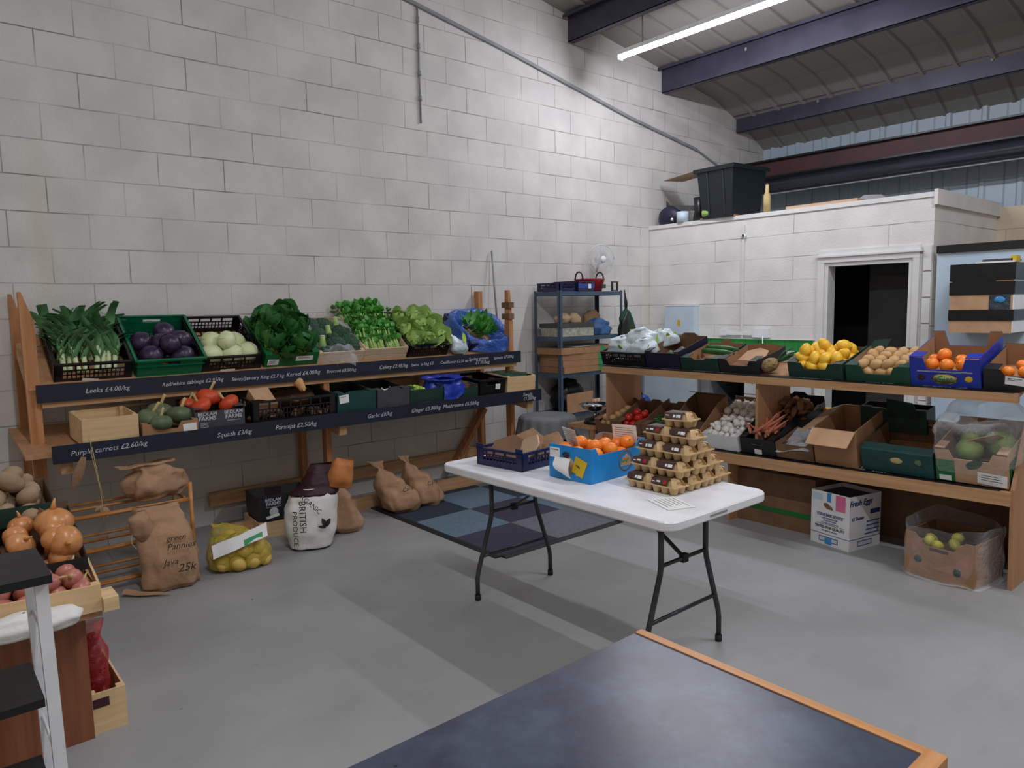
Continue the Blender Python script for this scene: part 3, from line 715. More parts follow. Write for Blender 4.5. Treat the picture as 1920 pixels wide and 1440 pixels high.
def notch(w, h, cut=.45, s=.09, sl=.02):
    return [(0, 0), (w, 0), (w, h), (w-s, h), (w-s-sl, h*(1-cut)), (s+sl, h*(1-cut)), (s, h), (0, h)]
def hump(w, h, s=.1, up=.03):
    return [(0, 0), (w, 0), (w, h), (w/2+s, h), (w/2+s*.6, h+up), (w/2-s*.6, h+up), (w/2-s, h), (0, h)]
def rect(w, h): return [(0, 0), (w, 0), (w, h), (0, h)]
def sidep(d, hf, hb): return [(0, 0), (d, 0), (d, hb), (d*.75, hb*.98), (0, hf)]
def card_box(name, label, M, w, d, h, out, inn='kraft', front=None, back=None, side=None, group=None, flaps=.05, th=.005, cat='box'):
    t = thing(name, label, cat, M, group)
    front = front or rect(w, h); back = back or rect(w, h); side = side or rect(d-2*th, h)
    ms = [out, inn]
    def pan(poly, X, flip, nm='side_panel'):
        b = MB(); b.prism(poly, th, X, 0 if not flip else 1, 1 if not flip else 0, 0); b.build(nm, ms, t)
    pan(front, T(-w/2, 0, 0), False, 'front_panel'); pan(back, T(-w/2, d-th, 0), True, 'back_panel')
    pan(side, T(-w/2, th, 0) @ RZ(90) @ T(0, -th, 0), True); pan(side, T(w/2, th, 0) @ RZ(90), False)
    b = MB(); b.box(-w/2+th, w/2-th, th, d-th, .001, .005); b.build('base', inn, t)
    if flaps:
        for sx in (-1, 1):
            b = MB(); hs = side[-1][1] if len(side) == 5 else side[2][1]
            x0, x1 = sorted((sx*w/2, sx*(w/2-flaps)))
            b.box(x0, x1, 0, d*.22, hs, hs+.004); b.build('corner_flap', [out], t)
    return t
def put_label(t, x, z, w, h, m='paper', y=-.001, tilt=0, lines=0, name='price_label'):
    b = MB(); b.box(-w/2, w/2, -.0012, 0, -h/2, h/2); o = b.build(name, m, t); o.data.transform(T(x, y, z) @ RY(tilt))
    for k in range(lines):
        b = MB(); b.box(-w*.38, w*random.uniform(.1, .38), -.0018, -.0012, h*(.28-.2*k)-.0015, h*(.28-.2*k)+.0015); q = b.build('print_line', 'ink', o); q.data.transform(T(x, y, z) @ RY(tilt))
    return o

# ---------------------------------------------------------------- produce
def jit(a): return random.uniform(-a, a)
def mk_blobs(n, name, m, r, amp, sx=1, sy=1, sz=1, fr=2.2, seg=14, extra=None, fn=None):
    out = []
    for i in range(n):
        b = MB(); b.blob(r, None, 0, seg, amp, fr, i+1, sx*(1+jit(.06)), sy*(1+jit(.06)), sz*(1+jit(.08)), fn)
        o = b.build(name, m)
        if extra: extra(o, i)
        out.append(o)
    return out
def nub(m, nm, z, r=.004, l=.008):
    def f(o, i):
        b = MB(); b.tube([(0, 0, z-.003), (0, 0, z+l)], [r, r*.7], 6); b.build(nm, m, o)
    return f
orange = kind(lambda: mk_blobs(2, 'orange', 'orange_skin', .038, .015, sz=.95, extra=nub('leaf_dark', 'stem_button', .036, .004, .003)))
lemon = kind(lambda: mk_blobs(2, 'lemon', 'lemon_skin', .031, .02, fn=lambda th, ph: 1+.28*max(0, abs(math.cos(th))-.72)/.28, sz=1.12))
potato = kind(lambda: mk_blobs(4, 'potato', 'potato', .042, .06, sx=1.35, sz=.82, fr=1.6))
def onion_extra(m, z=.04):
    def f(o, i):
        b = MB(); b.tube([(0, 0, z-.008), (.002, 0, z+.012), (.006, .002, z+.026)], [.010, .005, .002], 6); b.build('dry_neck', m, o)
    return f
def onion_fn(th, ph): return 1 + .22*max(0, -math.cos(th)*-1-.75)/.25 if math.cos(th) < -.75 else 1-.04*abs(math.cos(th))
onion = kind(lambda: mk_blobs(3, 'onion', 'onion', .046, .02, sz=.88, extra=onion_extra('onion')))
shallot = kind(lambda: mk_blobs(3, 'shallot', 'shallot', .036, .03, sz=1.1, extra=onion_extra('dry_stem', .039)))
red_onion = kind(lambda: mk_blobs(2, 'red_onion', 'red_onion', .036, .02, sz=.9))
gold_potato = kind(lambda: mk_blobs(3, 'potato', 'potato_gold', .04, .05, sx=1.15, sz=.9))
kiwi = kind(lambda: mk_blobs(3, 'potato', 'potato_pale', .034, .05, sx=1.25, sz=.85))
tomato = kind(lambda: mk_blobs(2, 'tomato', 'tomato', .034, .02, sz=.82, extra=nub('leaf_dark', 'calyx', .026, .009, .002)))
garlic = kind(lambda: mk_blobs(2, 'garlic_bulb', 'garlic', .03, .02, sz=.85, fn=lambda th, ph: 1+.05*abs(math.cos(ph*3)), extra=nub('garlic', 'stalk', .024, .005, .018)))
def mk_mush():
    b = MB(); b.lathe([(.001, .03), (.016, .028), (.027, .016), (.028, .006), (.02, .0), (.009, .0)], 14); o = b.build('mushroom', 'mushroom')
    b = MB(); b.lathe([(.009, .002), (.008, -.012), (.0085, -.018)], 10); b.build('stalk', 'mushroom', o)
    return [o]
mushroom = kind(mk_mush)
def mk_carrots():
    out = []
    for i in range(3):
        b = MB(); L = .13+.03*i; c = jit(.02)
        b.tube([(0, 0, 0), (.005, 0, L*.3), (.005+c, 0, L*.6), (.0+c, .005, L*.85), (c*2, 0, L)], [.010, .013, .010, .006, .0015], 8); o = b.build('carrot', 'carrot')
        b = MB(); b.tube([(0, 0, -.006), (0, 0, .002)], [.003, .006], 6); b.build('crown', 'dry_stem', o); out.append(o)
    return out
carrot = kind(mk_carrots)
root = kind(lambda: mk_blobs(3, 'jerusalem_artichoke', 'root_brown', .024, .22, sx=2.0, sz=.8, fr=2.6))
def mk_cuc():
    b = MB(); b.tube([(-.15, 0, 0), (-.14, 0, 0), (-.05, .004, 0), (.06, .004, 0), (.14, 0, 0), (.15, 0, 0)], [.004, .019, .022, .022, .017, .004], 12); o = b.build('cucumber', 'cucumber')
    b = MB(); b.tube([(.148, 0, 0), (.158, 0, .003)], .003, 6); b.build('stem', 'leaf_dark', o); return [o]
cucumber = kind(mk_cuc)
def mk_chilli():
    b = MB(); b.tube([(0, 0, 0), (.03, .002, 0), (.06, .008, .002), (.085, .018, .003)], [.006, .007, .005, .001], 8); o = b.build('green_chilli', 'chilli')
    b = MB(); b.tube([(-.018, 0, .003), (0, 0, 0)], .002, 6); b.build('stem', 'leaf_dark', o); return [o]
chilli = kind(mk_chilli)
def mk_red_cab():
    out = []
    for i in range(3):
        b = MB(); b.blob(.078, None, 0, 20, .025, 2.5, i, sz=.92); o = b.build('red_cabbage', 'cabbage_red')
        for k in range(4):
            a = k*90+jit(25)
            def f(u, v, a=a):
                th = .35+v*1.5; ph = (u-.5)*1.9; rr = .0795+.004*noise.noise(Vector((u*4, v*4, k+i)))+.008*max(0, v-.85)
                return (rr*math.sin(th)*math.sin(ph), -rr*math.sin(th)*math.cos(ph), -rr*.92*math.cos(th))
            b = MB(); b.grid(f, 8, 9, RZ(a)); b.build('outer_leaf', 'cabbage_red', o)
        b = MB(); b.lathe([(.015, -.070), (.016, -.083), (.001, -.084)], 10)
        b.build('cut_core', 'cabbage_core', o); out.append(o)
    return out
red_cabbage = kind(mk_red_cab)
def mk_white_cab():
    out = []
    for i in range(3):
        b = MB(); b.blob(.078, None, 0, 20, .02, 2.5, i, sz=.9); o = b.build('white_cabbage', 'cabbage_white')
        for k in range(3):
            def f(u, v):
                th = .3+v*1.7; ph = (u-.5)*2.2; rr = .0795+.003*noise.noise(Vector((u*4, v*4, k+i)))+.005*max(0, v-.9)
                return (rr*math.sin(th)*math.sin(ph), -rr*math.sin(th)*math.cos(ph), -rr*.9*math.cos(th))
            b = MB(); b.grid(f, 8, 9, RZ(k*120+jit(25))); b.build('outer_leaf', 'cabbage_white', o)
        out.append(o)
    return out
white_cabbage = kind(mk_white_cab)
def leafy(name, heart_m, out_m, r, nl, L, W, ruf, heart_r):
    def f():
        res = []
        for i in range(3):
            b = MB(); b.blob(heart_r, None, 0, 18, .06, 3, i, sz=.9); o = b.build(name, heart_m)
            for k in range(nl):
                lay = k/nl; a = k*137.5
                M = RZ(a) @ T(0, heart_r*.35, -heart_r*.6) @ RX(75-55*lay+jit(8))
                b = MB(); b.leaf(M, L*(.75+.35*lay+jit(.1)), W, curl=.9-.5*lay+jit(.2), cup=.4, ruf=ruf, sd=i*20+k); b.build('leaf', out_m, o)
            b = MB(); b.tube([(0, 0, -heart_r*.8), (0, 0, -heart_r*1.15)], heart_r*.22, 8); b.build('stalk', 'leek_white', o)
            res.append(o)
        return res
    return f
savoy = kind(leafy('savoy_cabbage', 'savoy_heart', 'savoy_out', .06, 12, .17, .17, .14, .055))
spring = kind(leafy('hispi_cabbage', 'leaf_pale', 'leaf_pale', .06, 11, .135, .13, .10, .055))
def mk_broc():
    b = MB()
    for k in range(34):
        a = k*2.4; rr = .055*math.sqrt(k/34); b.blob(.019, T(rr*math.cos(a), rr*math.sin(a), .035*math.cos(rr/.055*1.3)), 0, 8, .12, 5, k)
    o = b.build('broccoli_head', 'broccoli'); b = MB(); b.lathe([(.03, .01), (.018, -.03), (.016, -.06)], 10); b.build('stalk', 'leaf_pale', o)
    b = MB(); b.lathe([(.0165, -.059), (.015, -.063), (.0, -.063)], 10); b.build('cut_end', 'garlic', o)
    return [o]
broccoli = kind(mk_broc)
def mk_leek():
    out = []
    for i in range(4):
        b = MB(); L = .15+jit(.015); b.tube([(0, 0, 0), (0, 0, .02), (0, 0, L*.6), (0, 0, L)], [.016, .014, .0135, .014], 10); o = b.build('leek', 'leek_white')
        b = MB()
        for q in range(7): a = q*.9; b.tube([(0.006*math.cos(a), .006*math.sin(a), .002), (.014*math.cos(a), .014*math.sin(a), -.016)], [.0012, .0005], 4)
        b.build('roots', 'dry_stem', o)
        for k in range(6):
            M = T(0, 0, L-.02-.012*k) @ RZ(180*(k % 2)+jit(20)+i*30) @ RX(84-5*k+jit(7))
            def f(u, v, s=jit(.5), k=k):
                wv = (.050 if v > .1 else .034)*(1-.5*v**3); x = (u-.5)*wv; y = v*(.125+.016*k); z = abs(u-.5)*.03*(1-v*.5)
                y2 = y; z2 = z - max(0, v-.4)**2*.22*(1+s); return (x, y2, z2)
            b = MB(); b.grid(f, 4, 7, M); b.build('leaf', 'leaf_leek', o)
        out.append(o)
    return out
leek = kind(mk_leek)
def mk_celery():
    out = []
    for i in range(2):
        b = MB()
        for k in range(7):
            a = k*.9; r0 = .018; b.tube([(r0*math.cos(a), r0*math.sin(a), 0), (r0*1.3*math.cos(a), r0*1.3*math.sin(a), .10), (r0*2.2*math.cos(a), r0*2.2*math.sin(a), .20)], [.012, .009, .006], 6)
        o = b.build('celery', 'leaf_pale')
        b = MB()
        for k in range(60):
            a = random.uniform(0, 6.28); rr = random.uniform(.01, .06); z = random.uniform(.07, .24)
            b.leaf(T(rr*math.cos(a), rr*math.sin(a), z) @ RZ(random.uniform(0, 360)) @ RX(random.uniform(-30, 70)), .05, .045, .5, .3, .25, 0, 4, 4, k)
        b.build('leaves', 'leaf_mid', o); out.append(o)
    return out
celery = kind(mk_celery)
def mk_greens():
    out = []
    for i in range(3):
        b = MB(); b.leaf(I4, .13, .055, .6, .25, .12, 0, 5, 7, i+3); o = b.build('leaf_of_greens', 'leaf_mid')
        b = MB(); b.tube([(0, -.05, -.002), (0, 0, 0), (0, .06, .02)], [.003, .003, .0015], 6); b.build('stalk', 'leaf_pale', o); out.append(o)
    return out
greens = kind(mk_greens)
def mk_pump(m, name):
    def f():
        out = []
        for i in range(2):
            b = MB(); b.blob(.085, None, 0, 24, .015, 2, i, sz=.72, fn=lambda th, ph: 1-.05*abs(math.sin(ph*5))*math.sin(th)-.10*max(0, abs(math.cos(th))-.8)/.2); o = b.build(name, m)
            b = MB(); b.tube([(0, 0, .05), (.004, 0, .07), (.014, .004, .105), (.02, .006, .11)], [.014, .009, .011, .012], 8); b.build('stem', 'dry_stem', o); out.append(o)
        return out
    return f
green_squash = kind(mk_pump('pumpkin_green', 'green_squash')); pumpkin = kind(mk_pump('pumpkin_orange', 'orange_pumpkin'))
def mk_butternut():
    b = MB(); b.lathe([(.001, -.06), (.03, -.058), (.048, -.03), (.045, 0), (.03, .03), (.026, .07), (.024, .09), (.001, .097)], 18); o = b.build('butternut_squash', 'butternut')
    b = MB(); b.tube([(0, 0, .094), (.002, 0, .11)], [.009, .007], 8); b.build('stem', 'dry_stem', o); return [o]
butternut = kind(mk_butternut)
ORD = ['first', 'second', 'third', 'fourth', 'fifth', 'sixth', 'seventh', 'eighth', 'ninth', 'tenth', 'eleventh', 'twelfth']
def clusters(vals, gap):
    s = sorted(set(vals)); ids = {}; c = 0
    for i, v in enumerate(s):
        if i and v-s[i-1] > gap: c += 1
        ids[v] = c
    return ids, c+1
def heap_labels(pts, base):
    zi = {}; nz = 1
    zs = [p[2] for p in pts]
    if max(zs)-min(zs) > .035: zi, nz = clusters(zs, .012)
    if nz > 5: zi = {}; nz = 1
    out = [None]*len(pts)
    for L in range(nz):
        ii = [i for i in range(len(pts)) if (zi[pts[i][2]] if zi else 0) == L]
        if not ii: continue
        yi, ny = clusters([pts[i][1] for i in ii], .018)
        if ny > 6 or (ny == 1 and len(ii) > 8):
            ii.sort(key=lambda i: pts[i][1]); ny = max(1, round(len(ii)**.5)); yi = {pts[i][1]: min(ny-1, k*ny//len(ii)) for k, i in enumerate(ii)}
        for r in range(ny):
            row = sorted([i for i in ii if yi[pts[i][1]] == r], key=lambda i: pts[i][0])
            for k, i in enumerate(row):
                t = base
                if nz > 1: t += ', ' + ('top' if L == nz-1 else 'bottom' if L == 0 else 'middle' if nz == 3 else ORD[L]) + ' layer'
                if ny > 1: t += ', ' + ('front' if r == 0 else 'back' if r == ny-1 else ORD[r]) + ' row'
                if len(row) > 1: t += ', ' + ('leftmost' if k == 0 else 'rightmost' if k == len(row)-1 else ORD[min(k, 11)]+' from left')
                out[i] = t
    return out
def fill(k, base, pts, label, cat, group, flat=None, nolab=False):
    if isinstance(label, str) and not nolab and len(pts) > 1: labs = heap_labels(pts, label)
    else: labs = label
    own = isinstance(label, (list, tuple)) and group is None
    for i, p in enumerate(pts):
        q = p if len(p) > 3 else tuple(p)+(1,)
        Rm = flat(i) if flat else rrot(60)
        lb = labs[i] if isinstance(labs, (list, tuple)) else labs
        k.place(base @ T(*q[:3]) @ Rm @ S(q[3]), lb, cat, group)
def pile(w, d, z0, r, layers, slope=0, y0=0, n_skip=0, jitter=.15, shrink=.6):
    pts = []
    for L in range(layers):
        ww = w-L*r*shrink*2; dd = d-L*r*shrink*2; nx = max(1, int(ww/(2*r))); ny = max(1, int(dd/(2*r)))
        for i in range(nx):
            for j in range(ny):
                x = -ww/2+ww*(i+.5)/nx; y = y0+(d-dd)/2+dd*(j+.5)/ny
                pts.append((x+jit(r*jitter), y+jit(r*jitter), z0+r+L*r*1.45+slope*(y-y0)+jit(r*jitter*.4)))
    return pts
# crumpled bag: rings of (z, rx, ry, cx, cy)
def sack(b, rings, n=40, sub=5, amp=.012, fr=9, sd=0, sq=.75, mi=0, M=None, zamp=.3):
    rr = []
    for i in range(len(rings)-1):
        for k in range(sub):
            t = k/sub; s = t*t*(3-2*t); rr.append([a+(c-a)*(t if q == 0 else s) for q, (a, c) in enumerate(zip(rings[i], rings[i+1]))])
    rr.append(list(rings[-1]))
    vs = []
    for z, rx, ry, cx, cy in rr:
        for k in range(n):
            a = 2*math.pi*k/n; ca, sa = math.cos(a), math.sin(a)
            x = math.copysign(abs(ca)**sq, ca)*rx+cx; y = math.copysign(abs(sa)**sq, sa)*ry+cy
            p = Vector((x*fr, y*fr, z*fr*.6+sd*5)); q = abs(noise.noise(p))*2-.4+.5*noise.noise(p*2.3)
            dx, dy = ca, sa; f = amp*q; zz = z+amp*zamp*noise.noise(p*1.5) if z > .01 else z
            vs.append((x+dx*f, y+dy*f, zz))
    m = len(rr); fs = [(j*n+k, j*n+(k+1) % n, (j+1)*n+(k+1) % n, (j+1)*n+k) for j in range(m-1) for k in range(n)]
    fs.append(tuple(range(n))[::-1]); b.add(vs, fs, M, mi, True)
def drape(b, fn, nu, nv, amp=.01, fr=14, sd=0, M=None, mi=0, close_u=False):
    def g(u, v):
        p = Vector(fn(u, v)); q = p*fr+Vector((sd, sd*2, 0))
        return tuple(p + Vector((noise.noise(q), noise.noise(q+Vector((9, 0, 0))), noise.noise(q+Vector((0, 9, 0)))))*amp)
    b.grid(g, nu, nv, M, mi, True, close_u)
def crumple_sheet(b, M, w, h, amp=.03, sd=0, nu=14, nv=14, mi=0, fr=6):
    drape(b, lambda u, v: ((u-.5)*w, (v-.5)*h, 0), nu, nv, amp, fr/1., sd, M, mi)

# ================================================================= TOP SHELF, LEFT STAND
TL = 33
def TLM(x, y=-.475, z=1.176): return T(x, y, z) @ RX(TL)
w_ = .40
m1 = TLM(-5.915); c = crate('lattice_crate', 'black lattice crate full of leeks at the left end of the top shelf', m1, .42, .48, .14, 'black_plastic')
put_label(c, -.02, .02, .09, .02, 'paper', -.006, 8)
LK = [(-.16+.32*((i % 8)+.5)/8+jit(.012), .10+.12*(i//8)+jit(.015), 0) for i in range(24)]
LKL = heap_labels([(x, [.1, .22, .34][i//8], 0) for i, (x, y, z) in enumerate(LK)], 'leek in the black lattice crate')
for i in range(24):
    x, y, _ = LK[i]
    y += .03
    leek.place(m1 @ T(x, y-.05, .02) @ RX(-52+jit(9)) @ RY(jit(14)) @ RZ(random.uniform(0, 360)) @ S(1.12), LKL[i], 'leek', 'leeks in the black lattice crate')
m2 = TLM(-5.475); c = crate('green_crate', 'green plastic crate holding dark purple cabbages', m2, .41, .50, .14, 'green_plastic', 'solid')
fill(red_cabbage, m2, [(-.10, .10, .09), (.09, .09, .085), (0.0, .22, .10), (-.12, .26, .09), (.12, .25, .10), (.02, .13, .165, .85), (.05, .36, .09)], 'dark purple red cabbage in the green plastic crate', 'cabbage', 'red cabbages in the green crate')
m3 = TLM(-5.08); c = crate('lattice_crate', 'black lattice crate of pale green cabbages next to the green plastic crate', m3, .40, .50, .13, 'black_plastic')
put_label(c, -.03, .015, .10, .025, 'paper', -.006)
fill(white_cabbage, m3, [(-.12, .09, .085), (.02, .085, .085), (.13, .10, .08), (-.08, .21, .10), (.07, .21, .10), (-.01, .13, .17, .85)], 'smooth pale green cabbage in the black lattice crate', 'cabbage', 'pale cabbages in the lattice crate')
m4 = TLM(-4.655); c = card_box('produce_box', 'bright green card box with white labels under the savoy cabbages', m4, .40, .48, .12, 'grass_card', 'grass_card', notch(.40, .12, .35))
put_label(c, -.14, .055, .08, .045, 'paper', tilt=2, lines=3); put_label(c, .09, .075, .13, .04, 'paper', lines=2, name='printed_label')
fill(savoy, m4, [(-.13, .10, .14), (.08, .07, .13), (.0, .20, .17, 1.1), (-.14, .30, .17), (.12, .27, .16), (-.1, .20, .25, .9), (.02, .34, .2), (-.03, .05, .085, .85)],
     ['dark green savoy cabbage at the front left of the bright green box', 'savoy cabbage with a bright lime heart at the front right of the green box', 'large savoy cabbage in the middle of the bright green box', 'dark savoy cabbage at the back left, overhanging the lattice crate', 'savoy cabbage at the back right beside the film covered crate',
      'topmost savoy cabbage of the heap', 'savoy cabbage at the very back of the heap', 'small savoy cabbage low at the front between the two front ones'], 'cabbage', None, flat=lambda i: RX(random.uniform(0, 25)) @ RZ(random.uniform(0, 360)))
m5 = TLM(-4.265); c = wood_crate('wooden_crate', 'pale wooden crate lined with clear film and broccoli', m5, .38, .48, .11, 'crate_pale', 1)
fill(broccoli, m5, [(x, y, .09, 1.25) for x in (-.11, .0, .11) for y in (.12, .25, .36)], 'dark green broccoli head wrapped in clear film', 'broccoli', 'broccoli heads in the film lined crate', flat=lambda i: RX(jit(30)) if i % 4 else RX(150+jit(20)))
def filmfn(u, v):
    a = 2*math.pi*u; r = .6+.55*v; z = .12+.03*math.sin(3*a)-max(0, v-.45)*.16
    return (.21*r*math.cos(a)*1.02, .22+.27*r*math.sin(a), z)
b = MB(); drape(b, filmfn, 60, 12, .028, 13, 2, m5, close_u=True); tag(b.build('plastic_liner', 'film'), 'clear crumpled plastic film spilling over the broccoli crate', 'plastic film')
m6 = TLM(-3.88); c = wood_crate('wooden_crate', 'pale wooden crate of leafy celery heads', m6, .385, .50, .12, 'crate_pale', 2)
fill(celery, m6, [(-.14+.07*(i % 5)+jit(.01), .05+.10*(i//5), .05) for i in range(20)], 'leafy green celery head in the pale wooden crate', 'celery', 'celery heads in the wooden crate', flat=lambda i: RX(-62+jit(8)) @ RZ(random.uniform(0, 360)))
m7 = TLM(-3.475); c = crate('lattice_crate', 'black lattice crate overflowing with pale pointed cabbages', m7, .39, .50, .13, 'black_plastic')
fill(spring, m7, [(-.12, .09, .11), (.02, .08, .12), (.14, .11, .12), (-.14, .23, .13), (.0, .22, .15), (.13, .26, .14), (-.13, .38, .14), (.02, .37, .16), (.14, .38, .13)],
     'pale leafy cabbage in the crate beside the celery', 'cabbage', 'pale leafy cabbages in the black lattice crate', flat=lambda i: RX(random.uniform(0, 60)) @ RZ(random.uniform(0, 360)))
# small white net bag
mN = T(-3.16, -.50, 1.26)
t = thing('produce_bag', 'small white plastic bag of greens slumped between the lattice crate and the blue lined crate', 'bag', mN)
b = MB(); sack(b, [(-.07, .05, .04, 0, 0), (-.03, .085, .065, 0, 0), (.03, .075, .06, -.01, .01), (.07, .03, .03, -.05, .02), (.10, .02, .02, -.08, .03), (.115, .001, .001, -.085, .03)], 26, 4, .012, 14, 3); b.build('bag_body', 'foil_bag', t)
b = MB(); b.leaf(T(.02, -.06, .03) @ RX(60), .08, .04, .3, .2, .3); b.build('green_print', 'lime_print', t)
m8 = TLM(-2.80, -.46, 1.185); c = crate('lattice_crate', 'navy lattice crate draped with a blue plastic liner', m8, .46, .48, .10, 'navy_plastic')
fill(greens, m8, [(jit(.13), .12+.22*random.random(), .07+.05*random.random()) for i in range(46)], 'loose leaf of greens lying in the blue liner', 'leafy greens', 'loose greens in the blue liner', nolab=True, flat=lambda i: RZ(random.uniform(0, 360)) @ RX(random.uniform(0, 45)))
def blueliner(u, v):
    a = 2*math.pi*u; s = math.copysign(abs(math.sin(a))**.7, math.sin(a)); cc = math.copysign(abs(math.cos(a))**.7, math.cos(a))
    if v < .5: r = .55+.45*v*2; z = .03+.11*v*2
    else: r = 1+.22*(v-.5)*2; z = .14-.10*((v-.5)*2)**1.5
    return (.225*r*cc+(.03 if cc > 0 else 0)*(v > .5), .24+.245*r*s, z)
b = MB(); drape(b, blueliner, 72, 18, .022, 17, 5, m8, close_u=True); tag(b.build('plastic_liner', 'film_blue'), 'crumpled blue plastic liner hanging over the navy crate of greens', 'plastic film')

# ================================================================= LOWER SHELF, LEFT STAND
def LLM(x, y=-.765, z=.828): return T(x, y, z) @ RX(5)
m = LLM(-5.90, -.775, .83) @ RZ(3); wood_crate('wooden_crate', 'plain light wooden crate at the left end of the lower shelf', m, .30, .30, .155, 'crate_wood', 1)
b = MB(); b.tube([(-5.985, -.40, 1.005), (-5.60, -.40, 1.0)], .012, 6); tag(b.build('wood_strip', 'crate_wood'), 'thin wooden strip lying behind the plain wooden crate', 'wood strip')
butternut.place(m @ T(-.06, .15, .06) @ RX(70), 'tan butternut squash inside the plain wooden crate', 'squash')
m = LLM(-5.575, -.79); c = card_box('produce_box', 'small open tan card tray under the green squashes', m, .32, .34, .09, 'kraft', 'kraft', notch(.32, .09, .45, .1), flaps=.03)
put_label(c, .11, .045, .08, .05, 'paper', tilt=-3)
fill(green_squash, m, [(-.09, .10, .10), (.09, .12, .10), (.0, .24, .11), (-.05, .02, .09, .8)], ['grey-green squash on the left of the tan tray', 'mottled green squash on the right of the tan tray', 'grey-green squash at the back of the tan tray', 'small ribbed green squash at the front of the tan tray'], 'squash', None, flat=lambda i: RX(jit(30)) @ RY(jit(30)))
m = LLM(-5.27); c = card_box('produce_box', 'black card box with white lettering under the orange pumpkins', m, .315, .40, .145, 'grey_card', 'black_card', rect(.315, .13), flaps=.06)
for x in (-.08, .085):
    txt('BEDLAM', .032, T(x, -.0015, .112) @ FRONT, 'chalk', c, 'lettering', bold=.0006); txt('FARMS', .036, T(x, -.0015, .083) @ FRONT, 'chalk', c, 'lettering', bold=.0008)
for k in range(5): put_label(c, -.10, .055-.009*k, .05, .0025, 'chalk', name='printed_line')
put_label(c, .085, .058, .085, .003, 'chalk', name='printed_line')
fill(pumpkin, m, [(-.09, .09, .15, .8), (.09, .10, .145, .85), (.0, .22, .18, .95), (-.12, .24, .14, .7)], ['orange-red pumpkin at the front left of the black lettered box', 'orange-red pumpkin at the front right of the black lettered box', 'topmost orange pumpkin in the black lettered box', 'small orange pumpkin at the back of the black lettered box'], 'pumpkin', None, flat=lambda i: RX(jit(40)) @ RY(jit(40)))
m = LLM(-4.76); c = crate('lattice_crate', 'black lattice crate lined with brown paper on the lower shelf', m, .60, .44, .16, 'black_plastic')
b = MB(); drape(b, lambda u, v: ((u-.5)*.56, .03+.38*v, .05+.10*abs(v-.5)*1.6+.05*abs(u-.5)), 24, 14, .03, 7, 4, m); tag(b.build('paper_liner', 'kraft_dark'), 'crumpled brown paper lining the black lattice crate', 'paper')
fill(root, m, [(-.26+.065*k+jit(.02), .05+jit(.02), .045) for k in range(9)], 'muddy pale root seen through the bars of the black crate', 'root vegetable', 'roots inside the paper lined crate')
b = MB(); b.box(-.07, .07, .02, .20, .005, .075, m @ T(-.18, .05, .05) @ RZ(4) @ RX(30)); tag(b.build('cardboard_insert', 'kraft_light'), 'folded tan card piece tucked in the black lattice crate', 'cardboard')
butternut.place(m @ T(.13, .25, .22) @ RX(115) @ RZ(20), 'tan butternut squash resting on top of the brown paper', 'squash')
m = LLM(-4.29); c = card_box('produce_box', 'dark teal green card box with a white label on the lower shelf', m, .31, .40, .155, 'teal_card', 'black_card', hump(.31, .155, .1, .012), flaps=.05)
put_label(c, -.105, .115, .075, .06, 'paper', tilt=-5, lines=1); put_label(c, .02, .012, .06, .014, 'label_red', name='red_sticker')
m = LLM(-3.98); c = card_box('produce_box', 'plain charcoal card box beside the dark teal box', m, .28, .40, .15, 'grey_card', 'black_card', hump(.28, .15, .06, .02), flaps=.05)
put_label(c, 0, .012, .07, .02, 'kraft_light', name='hand_hole')
fill(garlic, m, [(-.08+.05*k, .12, .11) for k in range(4)], 'garlic bulb in the charcoal card box', 'garlic', 'garlic in the charcoal box')
m = LLM(-3.68); c = card_box('produce_box', 'grey-green card box holding yellow-green sprouts', m, .31, .40, .145, 'dark_green_card', 'kraft', rect(.31, .125), flaps=.05)
put_label(c, 0, .012, .07, .02, 'kraft_light', name='hand_hole')
sprout = kind(lambda: mk_blobs(2, 'brussels_sprout', 'savoy_heart', .016, .08))
fill(sprout, m, [(-.13+.028*(k % 5)+jit(.004), .03+.03*(k//5), .125+jit(.006)) for k in range(20)], 'small yellow-green sprout in the grey-green box', 'sprout', 'sprouts in the grey-green box')
m = LLM(-3.345); c = card_box('produce_box', 'white and red edged card box half covered by a blue bag', m, .34, .40, .12, 'dark_green_card', 'kraft_light', rect(.34, .10), flaps=.05)
b = MB(); b.box(-.17, -.03, -.002, 0, 0, .05); b.build('white_panel', 'white_card', c); put_label(c, -.10, .025, .03, .02, 'label_red', name='red_print', y=-.002)
txt('60', .03, T(.0, -.0015, .07) @ FRONT, 'chalk', c, 'lettering')
t = thing('plastic_bag', 'deep blue plastic bag stuffed in the box on the lower shelf', 'bag', m @ T(-.08, .12, .05))
b = MB(); sack(b, [(0, .13, .12, 0, 0), (.05, .17, .13, 0, 0), (.10, .15, .11, -.02, 0), (.135, .19, .12, -.03, 0), (.12, .10, .07, -.03, 0)], 48, 4, .03, 12, 6, .9); b.build('bag_body', 'deep_blue_liner', t)
b = MB(); drape(b, lambda u, v: (-.10+.20*u, -.125-.02*math.sin(3*u)-.01*v, .09-.13*v*(1-.7*abs(u-.4))), 14, 10, .015, 16, 3); b.build('hanging_edge', 'deep_blue_liner', t)
m = LLM(-3.02); c = crate('produce_box', 'black plastic tub with a small white label', m, .27, .36, .15, 'black_plastic', 'solid'); put_label(c, .05, .085, .05, .045, 'paper', y=-.009, tilt=3)
m = LLM(-2.705, -.775, .825) @ RZ(-2); c = wood_crate('wooden_crate', 'tan wooden crate with green mesh at the right end of the lower shelf', m, .31, .34, .155, 'crate_wood', 1)
